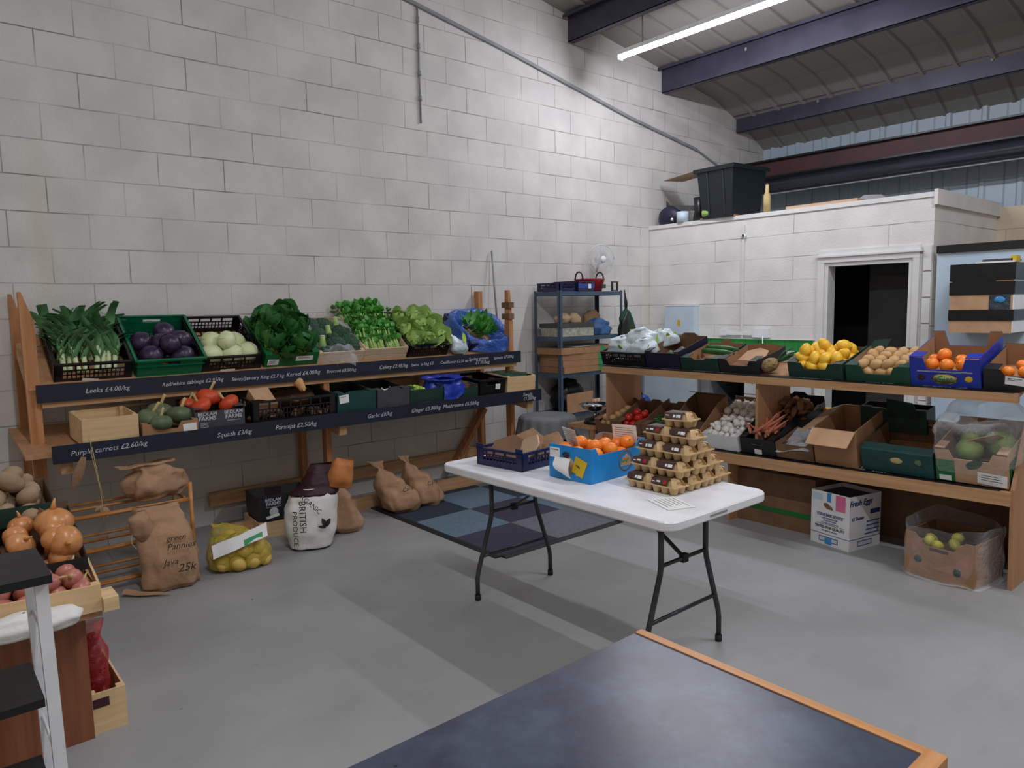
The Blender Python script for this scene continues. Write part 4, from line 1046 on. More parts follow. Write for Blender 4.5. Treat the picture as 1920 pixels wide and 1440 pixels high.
b = MB(); drape(b, lambda u, v: (-.14+.28*u, .02+.24*v, .150+.012*math.sin(u*9)), 16, 12, .02, 14, 8, m); tag(b.build('green_mesh', 'apron_green'), 'thin green mesh lying over the tan crate at the right end', 'mesh')

# ================================================================= RIGHT STAND, TOP SHELF
def TR(y, x=-2.365, z=1.088, tilt=16.5, rz=0): return T(x, y, z) @ RZ(-90+rz) @ RX(tilt)
m = TR(-1.66); c = crate('lattice_crate', 'black lattice crate of white carrier bags at the left of the right stand', m, .46, .38, .115, 'black_plastic')
def bag(lbl, M, sc_, body='foil_bag', pr='lime_print', sd=0, name='carrier_bag', nprint=3):
    t = thing(name, lbl, 'bag', M)
    b = MB(); sack(b, [(0, .08*sc_, .06*sc_, 0, 0), (.03*sc_, .12*sc_, .09*sc_, 0, 0), (.08*sc_, .11*sc_, .08*sc_, .01, 0), (.12*sc_, .06*sc_, .05*sc_, .02, 0), (.14*sc_, .002, .002, .03, 0)], 36, 5, .028*sc_, 11, sd, .85); b.build('bag_body', body, t)
    for k in range(nprint):
        a = -90+jit(50); b = MB(); b.leaf(RZ(a) @ T(.0, .075*sc_+.022, .045+.02*k) @ RZ(jit(80)) @ RX(40), .06*sc_, .03*sc_, .3, .1, .1, sd=k) ; b.build('green_print', pr, t)
    return t
bag('white carrier bag with lime print at the left of the black lattice crate', m @ T(-.12, .14, .05), 1.15, sd=1)
bag('large white carrier bag with lime print heaped in the middle of the black lattice crate', m @ T(.02, .22, .07), 1.35, sd=2)
bag('white carrier bag with lime print at the right of the black lattice crate', m @ T(.12, .12, .05), 1.1, sd=3)
bag('white carrier bag behind the others, towards the electric box', m @ T(.16, .32, .06), 1.1, sd=4)
m = TR(-2.055); card_box('produce_box', 'dark purple card box, almost empty, next to the carrier bags', m, .32, .38, .135, 'purple_card', 'kraft_dark', rect(.32, .125), hump(.32, .135, .08, .025), flaps=.05)
avocado = kind(lambda: mk_blobs(1, 'avocado', 'pumpkin_green', .03, .05, sz=1.3))
fill(avocado, m, [(-.08, .2, .04), (-.02, .28, .04)], 'dark avocado lying in the dark purple box', 'avocado', 'avocados in the purple box')
m = TR(-2.385); card_box('produce_box', 'dark green card box with a cucumber in it', m, .32, .38, .10, 'dark_green_card', 'kraft', notch(.32, .10, .15, .1), hump(.32, .085, .05, .025), sidep(.37, .095, .085), flaps=.06)
cucumber.place(m @ T(.03, .20, .075) @ RZ(-8), 'green cucumber lying at the front of the dark green box', 'cucumber')
cucumber.place(m @ T(.03, .26, .08) @ RZ(-6) @ RX(80), 'green cucumber lying behind the first one in the dark green box', 'cucumber')
m = TR(-2.705); card_box('produce_box', 'black card box with a tan inside and an open brown flap', m, .30, .38, .105, 'black_card', 'kraft', notch(.30, .095, .4, .06), hump(.30, .075, .12, .01), sidep(.37, .10, .075), flaps=.05)
b = MB(); b.prism([(-.10, 0), (.10, 0), (.08, .13), (.0, .16), (-.08, .12)], .004, m @ T(.02, .12, .05) @ RX(-75)); tag(b.build('cardboard_insert', 'kraft_light'), 'loose tan cardboard piece inside the black card box', 'cardboard')
# pineapple
t = thing('pineapple', 'small pineapple lying on its side between the black box and the lemons', 'pineapple', T(-2.31, -2.905, 1.152) @ RZ(-75) @ RY(62))
b = MB(); b.blob(.048, None, 0, 22, .02, 2, 3, sz=1.3); b.build('fruit', 'pineapple', t)
b = MB()
for k in range(16): b.leaf(T(0, 0, .055) @ RZ(k*137.5) @ RX(80-k*3), .10+.02*(k % 3), .018, .5, .5, .05, 0, 3, 5)
b.build('crown', 'leaf_dark', t)
m = TR(-3.255); card_box('produce_box', 'dark green and black card tray heaped with lemons', m, .36, .36, .10, 'dark_green_card', 'kraft_dark', notch(.36, .10, .4, .09), rect(.36, .09), flaps=.06)
b = MB(); b.box(-.18, .18, -.0015, 0, 0, .05, m); 
fill(lemon, m, [p+(1.15,) for p in pile(.34, .33, .02, .036, 2, 0, .01)]+[(-.10, .10, .15, 1.15), (-.02, .2, .155, 1.15), (.1, .22, .15, 1.15)], 'yellow lemon in the heaped dark green tray', 'lemon', 'lemons in the dark green tray')
m = TR(-3.64); card_box('produce_box', 'green card box of small tan potatoes between the lemons and the blue box', m, .37, .37, .10, 'green_card', 'kraft', notch(.37, .10, .5, .09), rect(.37, .09), flaps=.07)
b = MB(); b.prism([(0, 0), (.10, .01), (.12, .06), (.02, .05)], .004, m @ T(-.16, .30, .11) @ RX(-30)); tag(b.build('cardboard_flap_piece', 'dark_green_card'), 'torn green card flap sticking up behind the small tan potatoes', 'cardboard')
fill(kiwi, m, pile(.33, .33, .01, .031, 2, 0, .02), 'small tan potato in the box beside the lemons', 'potato', 'small potatoes in the green card box')
m = TR(-4.005); c = card_box('produce_box', 'blue printed card box with raised corners holding oranges', m, .355, .38, .17, 'blue_card', 'kraft', notch(.355, .165, .4, .07), notch(.355, .20, .45, .06), flaps=.07)
b = MB(); b.lathe([(.001, 0), (.001, .001), (.06, .0012)], 28, T(.0, -.0005, .045) @ RX(90), sy=.45); q = b.build('oval_badge', 'label_cream', c)
b = MB(); b.lathe([(.001, 0), (.001, .0008), (.066, .0008)], 28, T(.0, -.0003, .045) @ RX(90), sy=.48); b.build('badge_border', 'label_yellow', c)
txt('Gina', .045, T(0, -.0025, .047) @ FRONT, 'label_green', c, 'lettering', shear=.2)
for x in (-.12, .12):
    b = MB(); b.blob(.02, T(x, -.001, .05) @ S(1, .06, .9), 0, 10, .1); b.build('printed_fruit', 'label_yellow' if x > 0 else 'burgundy', c)
for z in (.085, .09): put_label(c, 0, z, .28, .0018, 'chalk', name='printed_line')
fill(orange, m, [(-.09, .08, .10), (-.01, .07, .10), (.07, .08, .10), (-.05, .16, .13), (.04, .15, .10), (.11, .16, .09), (-.11, .17, .09)], 'orange in the blue printed box', 'orange', 'oranges in the blue box')
m = TR(-4.36); c = card_box('produce_box', 'black-green card box with a white ticket at the right edge of the top shelf', m, .33, .38, .115, 'black_card', 'kraft', notch(.33, .115, .3, .08), rect(.33, .13), flaps=.07)
put_label(c, -.02, .055, .09, .045, 'paper', tilt=6, lines=2)
fill(orange, m, [(-.07, .07, .08, .85), (.0, .09, .075, .85), (.07, .08, .07, .85), (-.03, .17, .08, .85), (.05, .18, .08, .85)], 'small orange in the box at the right edge', 'orange', 'small oranges at the right edge')

# ================================================================= RIGHT STAND, LOWER SHELF
def LR(y, x=-2.365, z=None, tilt=17, rz=0): return T(x, y, (.512+.05*(-y-1.36)/3) if z is None else z) @ RZ(-90+rz) @ RX(tilt)
m = LR(-1.47); c = card_box('produce_box', 'dull brown card box of small onions beside the hanging scale bowl', m, .23, .40, .12, 'kraft_dark', 'kraft_dark', notch(.23, .12, .3, .05), hump(.23, .14, .06, .02), sidep(.39, .12, .17), flaps=.06)
fill(kiwi, m, pile(.2, .3, .04, .03, 2, 0, .02), 'small tan onion in the dull brown box', 'onion', 'small onions in the dull brown box')
m = LR(-1.72); c = card_box('produce_box', 'dull brown card box with red tomatoes', m, .25, .40, .12, 'kraft_dark', 'kraft_dark', notch(.25, .12, .3, .05), hump(.25, .14, .06, .02), sidep(.39, .12, .17), flaps=.06)
put_label(c, -.08, .03, .06, .04, 'paper')
fill(tomato, m, pile(.21, .22, .05, .033, 2, 0, .02), 'red tomato in the dull brown box', 'tomato', 'tomatoes in the dull brown box')
m = LR(-1.98); c = card_box('produce_box', 'dull brown card box with green chillies', m, .25, .40, .12, 'kraft_dark', 'kraft_dark', notch(.25, .12, .4, .05), hump(.25, .14, .06, .02), sidep(.39, .12, .18), flaps=.06)
fill(chilli, m, [(jit(.09), .05+.2*random.random(), .09+.02*random.random()) for i in range(22)], 'thin green chilli in the dull brown box', 'chilli', 'green chillies', nolab=True, flat=lambda i: RZ(random.uniform(0, 360)))
m = LR(-2.26, tilt=20); c = card_box('open_carton', 'deep brown open carton behind the topmost egg boxes', m, .28, .42, .17, 'kraft', 'kraft_dark', rect(.28, .12), rect(.28, .22), sidep(.41, .12, .22), flaps=0)
b = MB(); b.prism([(-.14, 0), (.14, 0), (.13, .11), (-.12, .12)], .004, m @ T(0, .42, .22) @ RX(60)); b.v = [tuple(m.inverted() @ Vector(v)) for v in b.v]; b.build('back_flap', 'kraft_dark', c)
b = MB(); b.prism([(-.14, 0), (.14, 0), (.13, .08), (-.13, .08)], .004, T(0, 0, .12) @ RX(100)); b.build('front_flap', 'kraft', c)
m = LR(-2.57); c = card_box('produce_box', 'grey-white card box of white mushrooms', m, .29, .30, .11, 'white_card', 'white_card', rect(.29, .11), rect(.29, .11), flaps=.05)
fill(mushroom, m, pile(.26, .22, .07, .026, 2, 0, .01, jitter=.4), 'white mushroom in the grey-white box', 'mushroom', 'white mushrooms', flat=lambda i: RX(jit(70)) @ RY(jit(50)))
m = LR(-2.56, -2.10, .66, 20); c = card_box('produce_box', 'brown box of garlic bulbs behind the mushrooms', m, .33, .24, .09, 'kraft', 'kraft_dark', rect(.33, .06), rect(.33, .13), flaps=.06)
fill(garlic, m, pile(.31, .24, .035, .031, 2, 0, -.02, jitter=.3), 'garlic bulb in the box behind the mushrooms', 'garlic', 'garlic bulbs')
m = LR(-2.865); c = card_box('produce_box', 'black card box of orange-brown carrots at the front of the lower shelf', m, .26, .34, .13, 'black_card', 'black_card', rect(.26, .115), rect(.26, .17), sidep(.33, .12, .17), flaps=.05)
put_label(c, .0, .02, .055, .035, 'paper'); b = MB(); b.tube([(-.04, -.002, .085), (-.035, -.006, .075), (.035, -.006, .075), (.04, -.002, .085)], .003, 6); b.build('hand_slot', 'grey_card', c)
fill(carrot, m, [(jit(.08), .03+.12*random.random(), .10+.05*random.random()) for i in range(24)], 'orange-brown carrot in the black card box', 'carrot', 'carrots in the black box', nolab=True, flat=lambda i: RZ(random.uniform(-70, 70)) @ RX(-75+jit(20)))
m = LR(-2.90, -2.09, .69, 18, 0); c = card_box('produce_box', 'black card box of knobbly brown roots, behind the carrots', m, .36, .26, .11, 'black_card', 'black_card', rect(.36, .08), hump(.36, .15, .06, .02), flaps=.06)
put_label(c, -.02, .125, .04, .012, 'paper', y=.245)
fill(root, m, pile(.34, .22, .04, .03, 3, 0, .0, jitter=.5), 'knobbly brown root in the box behind the carrots', 'root vegetable', 'brown roots')
m = LR(-3.13, tilt=15); c = card_box('produce_box', 'low brown card box with a cloudy plastic bag between the carrots and the open carton', m, .26, .38, .10, 'kraft_dark', 'kraft', rect(.26, .10), rect(.26, .12), flaps=.05)
t = thing('plastic_bag', 'flattened cloudy plastic bag in the low brown box', 'bag', m @ T(0, .15, .08))
b = MB(); crumple_sheet(b, RX(5), .24, .32, .05, 3); b.build('bag_sheet', 'film_white', t)
m = LR(-3.405, tilt=14); c = card_box('open_carton', 'tall open cardboard carton with flaps folded out on the lower shelf', m, .27, .44, .24, 'kraft', 'kraft', rect(.27, .24), rect(.27, .24), rect(.43, .24), flaps=0, th=.006)
b = MB(); b.prism([(-.135, 0), (.135, 0), (.13, -.13), (-.13, -.13)], .005, T(0, -.002, .24) @ RX(-62)); b.build('front_flap', 'kraft_light', c)
b = MB(); b.prism([(0, 0), (.43, 0), (.43, -.11), (0, -.12)], .005, T(-.137, .435, .24) @ RZ(-90) @ RX(-68)); b.build('side_flap', 'kraft_light', c)
m = LR(-3.77); c = card_box('produce_box', 'dark green printed card box, empty, beside the tall open carton', m, .40, .42, .15, 'teal_card', 'kraft_dark', rect(.40, .14), rect(.40, .17), flaps=.0)
b = MB(); b.prism([(-.20, 0), (.20, 0), (.19, .05), (-.19, .05)], .004, T(0, 0, .14) @ RX(-55)); b.build('front_flap', 'teal_card', c)
b = MB(); b.prism([(0, 0), (.20, 0), (.17, .14), (.02, .16)], .004, T(-.2, .40, .16) @ RX(15)); b.build('back_flap', 'dark_green_card', c)
b = MB(); b.blob(.028, T(.0, -.001, .085) @ S(1.3, .05, .7), 0, 12, .1); b.build('printed_fruit', 'dry_stem', c)
b = MB(); b.blob(.02, T(.12, -.001, .09) @ S(1, .05, .9), 0, 12, .1); b.build('printed_fruit', 'pumpkin_green', c)
b = MB(); b.lathe([(.0, 0), (.035, .001)], 16, T(.05, .412, .13) @ RX(90), sy=.45); b.build('hand_hole', 'kraft_light', c)
kiwi.place(m @ T(.0, .2, .04), 'single tan potato left in the dark green printed box', 'potato')
m = LR(-3.60, -2.02, .74, 10); card_box('produce_box', 'dark green card box leaning behind the tall open carton', m, .40, .14, .15, 'dark_green_card', 'black_card', flaps=.07)
# film wrapped box
m = LR(-4.16); c = card_box('produce_box', 'green and tan printed box bagged in clear film on the lower shelf', m, .35, .40, .20, 'kraft_light', 'kraft', notch(.35, .19, .25, .07), rect(.35, .22), flaps=.05)
b = MB(); b.box(-.176, -.08, -.002, 0, 0, .13); b.build('green_print', 'grass_card', c)
b = MB(); b.box(.175, .177, .02, .38, 0, .14); b.build('green_print', 'grass_card', c)
put_label(c, .10, .045, .14, .07, 'paper', -.003, 3, 3, 'printed_label'); put_label(c, -.13, .02, .06, .03, 'paper', -.003, name='printed_label')
b = MB(); b.leaf(T(-.02, -.003, .10) @ RX(90) @ RZ(-60), .09, .05, 0, 0, .2); b.build('leaf_print', 'apron_green', c)
melon = kind(lambda: mk_blobs(2, 'melon', 'melon', .07, .03, sx=1.3))
fill(melon, m, [(-.05, .14, .13), (.09, .22, .15), (-.07, .30, .13)], ['green-tan melon at the front inside the film wrapped box', 'green-tan melon at the right inside the film wrapped box', 'green-tan melon at the back inside the film wrapped box'], 'melon', None)
b = MB(); b.prism([(-.1, 0), (.1, 0), (.08, .12), (-.08, .1)], .004, m @ T(.02, .2, .16) @ RX(50) @ RZ(20)); tag(b.build('cardboard_insert', 'kraft_light'), 'torn tan cardboard piece on the melons inside the clear film', 'cardboard')
def wrapfn(u, v):
    a = 2*math.pi*u; s = math.copysign(abs(math.sin(a))**.6, math.sin(a)); cc = math.copysign(abs(math.cos(a))**.6, math.cos(a))
    if v < .55: q = v/.55; r = 1.0+.10*math.sin(q*3.1); z = .07+.20*q
    else: q = (v-.55)/.45; r = 1.04*(1-q**2*.86); z = .27+.07*math.sin(q*2.6)+.06*max(0, s)*q
    return (.195*r*cc, .20+.225*r*s, z)
b = MB(); drape(b, wrapfn, 64, 26, .035, 10, 7, m, close_u=True); tag(b.build('plastic_wrap', 'film_wrap'), 'crumpled clear film bag around the printed box at the right end', 'plastic film')
# yellow packet glimpsed behind the carton
b = MB(); b.box(-1.9, -1.8, -3.16, -2.98, .80, .825); tag(b.build('yellow_packet', 'label_yellow'), 'yellow packet behind the tall open carton', 'packet')

# scale on the left end of the lower shelf
t = thing('kitchen_scale', 'chrome bowl scale at the left end of the right stand behind the orange box', 'scale', T(-2.26, -1.235, .0))
b = MB(); b.lathe([(.0, .665), (.05, .668), (.10, .69), (.135, .725), (.14, .728), (.134, .732), (.098, .70), (.05, .678), (.0, .674)], 32); b.build('bowl', 'chrome', t)
b = MB(); b.lathe([(.02, .60), (.02, .665)], 12); b.build('stem', 'chrome', t)
b = MB(); b.lathe([(.09, .56), (.10, .565), (.085, .60), (.03, .615), (.0, .615)], 24); b.build('scale_body', 'black_plastic', t)
t = thing('wooden_stool', 'small brown wooden stool carrying the chrome scale', 'stool', T(-2.26, -1.2, 0))
b = MB(); b.box(-.15, .15, -.15, .15, .53, .56); b.build('seat', 'ply', t)
for sx in (-.13, .13):
    for sy in (-.13, .13): b = MB(); b.box(sx-.015, sx+.015, sy-.015, sy+.015, 0, .53); b.build('leg', 'pine_z', t)
# round grey covered bin between the stands
t = thing('covered_drum', 'round bin under a draped grey cloth between the two stands', 'bin', T(-2.33, -.70, 0))
b = MB(); b.lathe([(.22, 0), (.24, .56), (0, .56)], 32); b.build('drum', 'grey_paint', t)
b = MB()
def clothfn(u, v):
    a = 2*math.pi*u
    if v < .3: r = .255*v/.3; return (r*math.cos(a), r*math.sin(a), .585)
    q = (v-.3)/.7; r = .258+.075*q+(.014*math.sin(a*17)*q**.6); return (r*math.cos(a), r*math.sin(a), .583-.40*q)
b.grid(clothfn, 140, 22, None, 0, True, True); b.build('cloth', 'cloth_grey', t)

# ================================================================= WHITE TABLE
MTB = T(-4.462, -2.615, .742) @ RZ(-83)
c = crate('lattice_crate', 'low navy lattice crate of brown paper bags on the white table', MTB, .33, .37, .095, 'navy_plastic')
for sx in (-1, 1):
    for yy in (0, .37):
        b = MB(); b.box(min(sx*.165, sx*.12), max(sx*.165, sx*.12), yy-.004, yy+.004, .09, .115); b.build('stacking_lug', 'navy_plastic', c)
for i, (x, y, rz, tz, mm, lb) in enumerate([(-.06, .10, 20, 10, 'kraft_dark', 'dark brown paper bag lying flat at the left of the navy crate'), (.05, .12, -25, 24, 'paper_tan', 'pale tan paper bag standing at the front of the navy crate'),
     (.0, .20, 10, 35, 'brown_paper', 'brown paper bag propped up behind the pale one in the navy crate'), (.08, .26, -10, 20, 'brown_paper', 'brown paper bag at the back right of the navy crate')]):
    b = MB(); M2 = RZ(rz) @ RX(tz)
    b.prism([(-.10, -.02), (.10, -.03), (.09, .10), (.02, .14), (-.08, .09)], .012, M2 @ RX(-60)); o = b.build('paper_bag', mm); o.matrix_world = MTB @ T(x, y, .05); tag(o, lb, 'paper bag')
MO = T(-4.39, -3.066, .742) @ RZ(-87)
c = card_box('produce_box', 'bright blue printed card box of oranges on the white table', MO, .27, .42, .165, 'sky_card', 'kraft', rect(.27, .165), rect(.27, .165), [(0, 0), (.41, 0), (.41, .165), (.37, .165), (.33, .13), (.05, .13), (.03, .165), (0, .165)], flaps=.0)
put_label(c, -.095, .125, .065, .05, 'white_card', lines=1)
b = MB(); b.lathe([(.0, 0), (.05, .001)], 24, T(-.015, -.0005, .07) @ RX(90), sy=.9); b.build('printed_emblem', 'kraft_light', c)
b = MB(); b.prism([(-.035, -.035), (.035, -.05), (.055, .035), (-.02, .045)], .0015, T(.055, -.003, .075) @ RY(10)); q = b.build('yellow_sticker', 'label_yellow', c)
txt('750g', .014, T(.055, -.0045, .075) @ RY(15) @ FRONT, 'ink', q, 'lettering')
b = MB(); drape(b, lambda u, v: (-.09+.10*u+.02*v, -.004-.03*math.sin(v*2.5), .105-.06*v-.03*u*v), 8, 8, .003, 20, 2); b.build('curled_label', 'paper', c)
b = MB(); b.tube([(-.02+.02*math.cos(a*.4), -.004, .123+.008*math.sin(a*.4)) for a in range(16)], .004, 5); b.build('printed_fruit', 'burgundy', c)
XS = T(.135, 0, 0) @ RZ(90)
b = MB(); b.lathe([(.052, 0), (.054, .0015), (.047, .0015), (.045, 0)], 32, XS @ T(.26, .0005, .075) @ RX(90)); b.build('emblem_ring', 'kraft_dark', c)
b = MB(); b.prism([(-.04, -.025), (.035, -.028), (.04, .005), (.015, .03), (-.02, .02)], .001, XS @ T(.26, -.0015, .075)); b.build('emblem_picture', 'kraft_light', c)
for k in range(4): b = MB(); b.blob(.009, XS @ T(.24+.013*k, -.002, .075+.008*(k % 2)) @ S(1, .1, 1), 0, 8, .1); b.build('printed_fruit', 'carrot' if k % 2 else 'leaf_mid', c)
put_label(c, .05, .03, .02, .006, 'chalk', name='small_print')
fill(orange, MO, [(-.09, .07, .13), (.0, .06, .12), (.09, .09, .12), (-.06, .15, .155), (.03, .15, .145), (.09, .20, .13), (-.09, .24, .12), (.0, .26, .13), (.09, .33, .15), (.03, .33, .13), (-.05, .33, .12), (-.1, .36, .1), (.1, .27, .1), (-.01, .17, .08), (-.09, .15, .07), (.09, .05, .06)],
     'orange in the blue box on the table', 'orange', 'oranges in the bright blue box')
for (x, y, z, r1, r2, lb) in [(-.10, .12, .185, 60, -20, 'white handwritten price card tucked in behind the oranges at the left of the blue box'), (.06, .35, .19, 55, 15, 'white handwritten price card standing at the far end of the blue box')]:
    t = thing('price_card', lb, 'card', MO @ T(x, y, z) @ RZ(r2) @ RX(r1-40))
    b = MB(); b.box(-.065, .065, -.0008, .0008, -.05, .045); b.build('card', 'paper', t)
    for k in range(6): b = MB(); b.bar((-.05, -.0012, .03-.012*k), (random.uniform(.02, .05), -.0012, .028-.012*k), .0004, .0016); b.build('handwriting', 'grey_card', t)
# egg boxes
def mk_egg():
    out = []
    for var in range(3):
        t = bpy.data.objects.new('egg_box', None); C.objects.link(t)
        b = MB()
        for i in range(3):
            for j in (-1, 1):
                b.lathe([(.0, 0), (.013, 0), (.016, .004), (.0235, .032), (.0235, .036)], 10, T(-.046+.046*i, j*.024, 0))
        b.add([(-.073, -.051, .032), (.073, -.051, .032), (.073, .051, .032), (-.073, .051, .032), (-.073, -.051, .037), (.073, -.051, .037), (.073, .051, .037), (-.073, .051, .037)], [(0, 3, 2, 1), (4, 5, 6, 7), (0, 1, 5, 4), (1, 2, 6, 5), (2, 3, 7, 6), (3, 0, 4, 7)])
        b.build('tray', 'egg_pulp', t)
        b = MB(); P4 = [(.070, .048, .037), (.068, .046, .044), (.058, .036, .064), (.050, .028, .068)]
        rings = []
        for px, py, pz in P4:
            ring = []; 
            for (sx, sy) in ((1, -1), (1, 1), (-1, 1), (-1, -1)):
                for cc in ((0, 1) if (sx*sy > 0) else (1, 0)):
                    ring.append((sx*(px-(.016 if cc == 0 else 0)), sy*(py-(.016 if cc == 1 else 0)), pz))
            rings.append(ring)
        vs = sum(rings, []); n = 8; fs = [tuple(3*n+i for i in range(n))]
        for k in range(3): fs += [(k*n+i, k*n+(i+1) % n, (k+1)*n+(i+1) % n, (k+1)*n+i) for i in range(n)]
        b.add(vs, fs)
        for sx in (-1, 1): b.blob(.013, T(sx*.045, 0, .056) @ S(.9, 1.6, .9), 0, 10, .02)
        b.build('lid', 'egg_pulp', t)
        b = MB()      # label wraps the sloping front and the top
        b.add([(-.064, -.0475, .042), (.026, -.0475, .042), (.026, -.0365, .0655), (-.064, -.0365, .0655), (.026, -.027, .0692), (-.056, -.027, .0692), (.026, .027, .0692), (-.056, .027, .0692)], [(0, 1, 2, 3), (3, 2, 4, 5), (5, 4, 6, 7)])
        lb = b.build('paper_label', 'egg_label', t)
        def lab(x0, x1, q0, q1, m_):
            f = lambda x, q: (x, -.0483+.0115*q, .042+.0235*q)
            b = MB(); b.add([f(x0, q0), f(x1, q0), f(x1, q1), f(x0, q1)], [(0, 1, 2, 3)]); b.build('label_print', m_, lb)
        if var == 0: lab(-.018, -.008, .25, .72, 'paper'); lab(-.004, .020, .2, .75, 'paper')
        elif var == 1: lab(-.035, -.015, .35, .65, 'paper'); lab(.0, .018, .15, .85, 'label_red'); lab(-.058, -.042, .3, .45, 'paper')
        else: lab(-.018, -.008, .2, .7, 'paper'); lab(-.004, .02, .2, .75, 'foil_bag'); lab(-.058, -.04, .45, .6, 'paper')
        out.append(t)
    return out
egg = kind(mk_egg)
lv = ['bottom layer', 'second layer', 'third layer', 'fourth layer', 'top']
rown = ['front', 'second', 'third', 'fourth']
ex = -4.235
for L, (nd, ny) in enumerate([(4, 2), (3, 2), (2, 2), (1, 2), (1, 1)]):
    for i in range(nd):
        for j in range(ny):
            yy = (-3.395-.140*j+jit(.004) if ny == 2 else -3.475)-.004*L; xx = ex+.037*L+.112*i+jit(.004)
            lb = ('grey-tan egg box alone on the very top of the stack' if L == 4 else 'egg box in the %s of the stack, %s row, %s side' % (lv[L], rown[i], 'left' if j == 0 else 'right'))
            egg.place(T(xx, yy, .742+.0685*L) @ RZ(-90+jit(4)+(8 if L == 4 else 0)), lb, 'egg box', None, (0, 1, 1, 0, 2, 0, 1, 0, 2)[(L*2+j+i) % 9])
t = thing('paper_sheet', 'white printed sheet lying flat on the white table before the egg boxes', 'paper', T(-4.375, -3.655, .7415) @ RZ(-90-22))
b = MB(); b.box(-.09, .09, -.065, .065, 0, .001); b.build('sheet', 'paper', t)
for k in range(6): b = MB(); b.box(-.07, random.uniform(.03, .07), .045-.018*k, .048-.018*k, .001, .0013); b.build('print_line', 'grey_card', t)

# ================================================================= METAL RACK
mr = thing('metal_rack', 'blue-grey slotted metal rack in the corner by the wall', 'shelf', T(-1.42, -.235, 0))
for x in (-.46, .46):
    for y in (-.185, .185):
        b = MB(); sx = 1 if x < 0 else -1; sy = 1 if y < 0 else -1
        b.box(min(x, x+sx*.035), max(x, x+sx*.035), min(y, y+sy*.003), max(y, y+sy*.003), 0, 1.73); b.box(min(x, x+sx*.003), max(x, x+sx*.003), min(y, y+sy*.035), max(y, y+sy*.035), 0, 1.73); b.build('upright', 'rack_blue', mr)
for z in (1.715, 1.268, .905, .50):
    b = MB(); b.box(-.455, .455, -.182, .182, z, z+.004); b.box(-.457, .457, -.184, -.181, z-.035, z+.004); b.box(-.457, .457, .181, .184, z-.035, z+.004); b.box(-.457, -.454, -.182, .182, z-.035, z+.004); b.box(.454, .457, -.182, .182, z-.035, z+.004)
    b.build('rack_shelf', 'rack_blue', mr)
crate('lattice_crate', 'navy lattice crate on top of the metal rack at the left', T(-1.71, -.40, 1.722), .30, .32, .085, 'navy_plastic')
c = crate('lattice_crate', 'blue lattice crate with a white ticket on top of the metal rack', T(-1.50, -.415, 1.722) @ RZ(6), .26, .32, .10, 'navy_plastic')
b = MB(); b.box(-.13, .13, -.003, 0, .03, .075); b.build('blue_strip', 'blue_plastic', c); put_label(c, .05, .05, .045, .045, 'paper', y=-.004)
t = thing('tub', 'red flexible tub with two loop handles on top of the metal rack', 'tub', T(-1.27, -.24, 1.722))
b = MB(); b.lathe([(.0, 0), (.12, 0), (.15, .12), (.158, .125), (.152, .13), (.145, .12), (.115, .01), (0, .01)], 32, sx=1.1); b.build('tub_body', 'red_plastic', t)
for s in (-1, 1):
    b = MB(); b.tube([(s*.155+.0*k, .055*math.cos(math.pi*k/8), .125+.075*math.sin(math.pi*k/8)) for k in range(9)], .008, 8); b.build('handle', 'burgundy', t)
b = MB(); b.box(.03, .08, -.156, -.152, .03, .07); o = b.build('sticker', 'grey_card', t)
t = thing('small_stand', 'small dark square frame beside the red tub on top of the metal rack', 'frame', T(-1.03, -.38, 1.722))
b = MB(); b.box(-.05, .04, -.01, .01, 0, .012); b.box(-.05, .04, -.01, .01, .088, .10); b.box(.028, .04, -.01, .01, .012, .088); b.box(-.05, -.038, -.01, .01, .012, .088); b.build('frame_bars', 'grey_card', t)
# fan on the wall
t = thing('wall_fan', 'white round wall fan with a clear guard above the metal rack', 'fan', T(-1.0, -.16, 2.065) @ RZ(-18) @ RX(90))
b = MB(); b.tube([(.158*math.cos(2*math.pi*k/40), .158*math.sin(2*math.pi*k/40), 0) for k in range(41)], .005, 6); b.build('guard_ring', 'fan_white', t)
b = MB()
for k in range(48):
    a = 2*math.pi*k/48; b.tube([(.035*math.cos(a), .035*math.sin(a), .045), (.10*math.cos(a), .10*math.sin(a), .04), (.157*math.cos(a), .157*math.sin(a), 0)], .0012, 4)
for r in (.07, .11, .14): b.tube([(r*math.cos(2*math.pi*k/32), r*math.sin(2*math.pi*k/32), .043-.02*(r/.157)**4) for k in range(33)], .0012, 4)
b.build('wire_guard', 'fan_white', t)
b = MB(); b.lathe([(0, .052), (.034, .05), (.036, .042), (0, .042)], 24); b.build('centre_cap', 'white_card', t)
for k in range(3):
    b = MB(); b.leaf(RZ(120*k) @ T(0, .03, .0) @ RY(25), .10, .10, .1, .1, 0); b.build('blade', 'guard', t)
b = MB(); b.lathe([(.045, -.07), (.05, -.02), (.03, .0), (0, .0)], 16); b.build('motor', 'fan_white', t)
b = MB(); b.tube([(0, -.02, -.06), (0, -.13, -.11)], .014, 8); b.build('arm', 'fan_white', t)
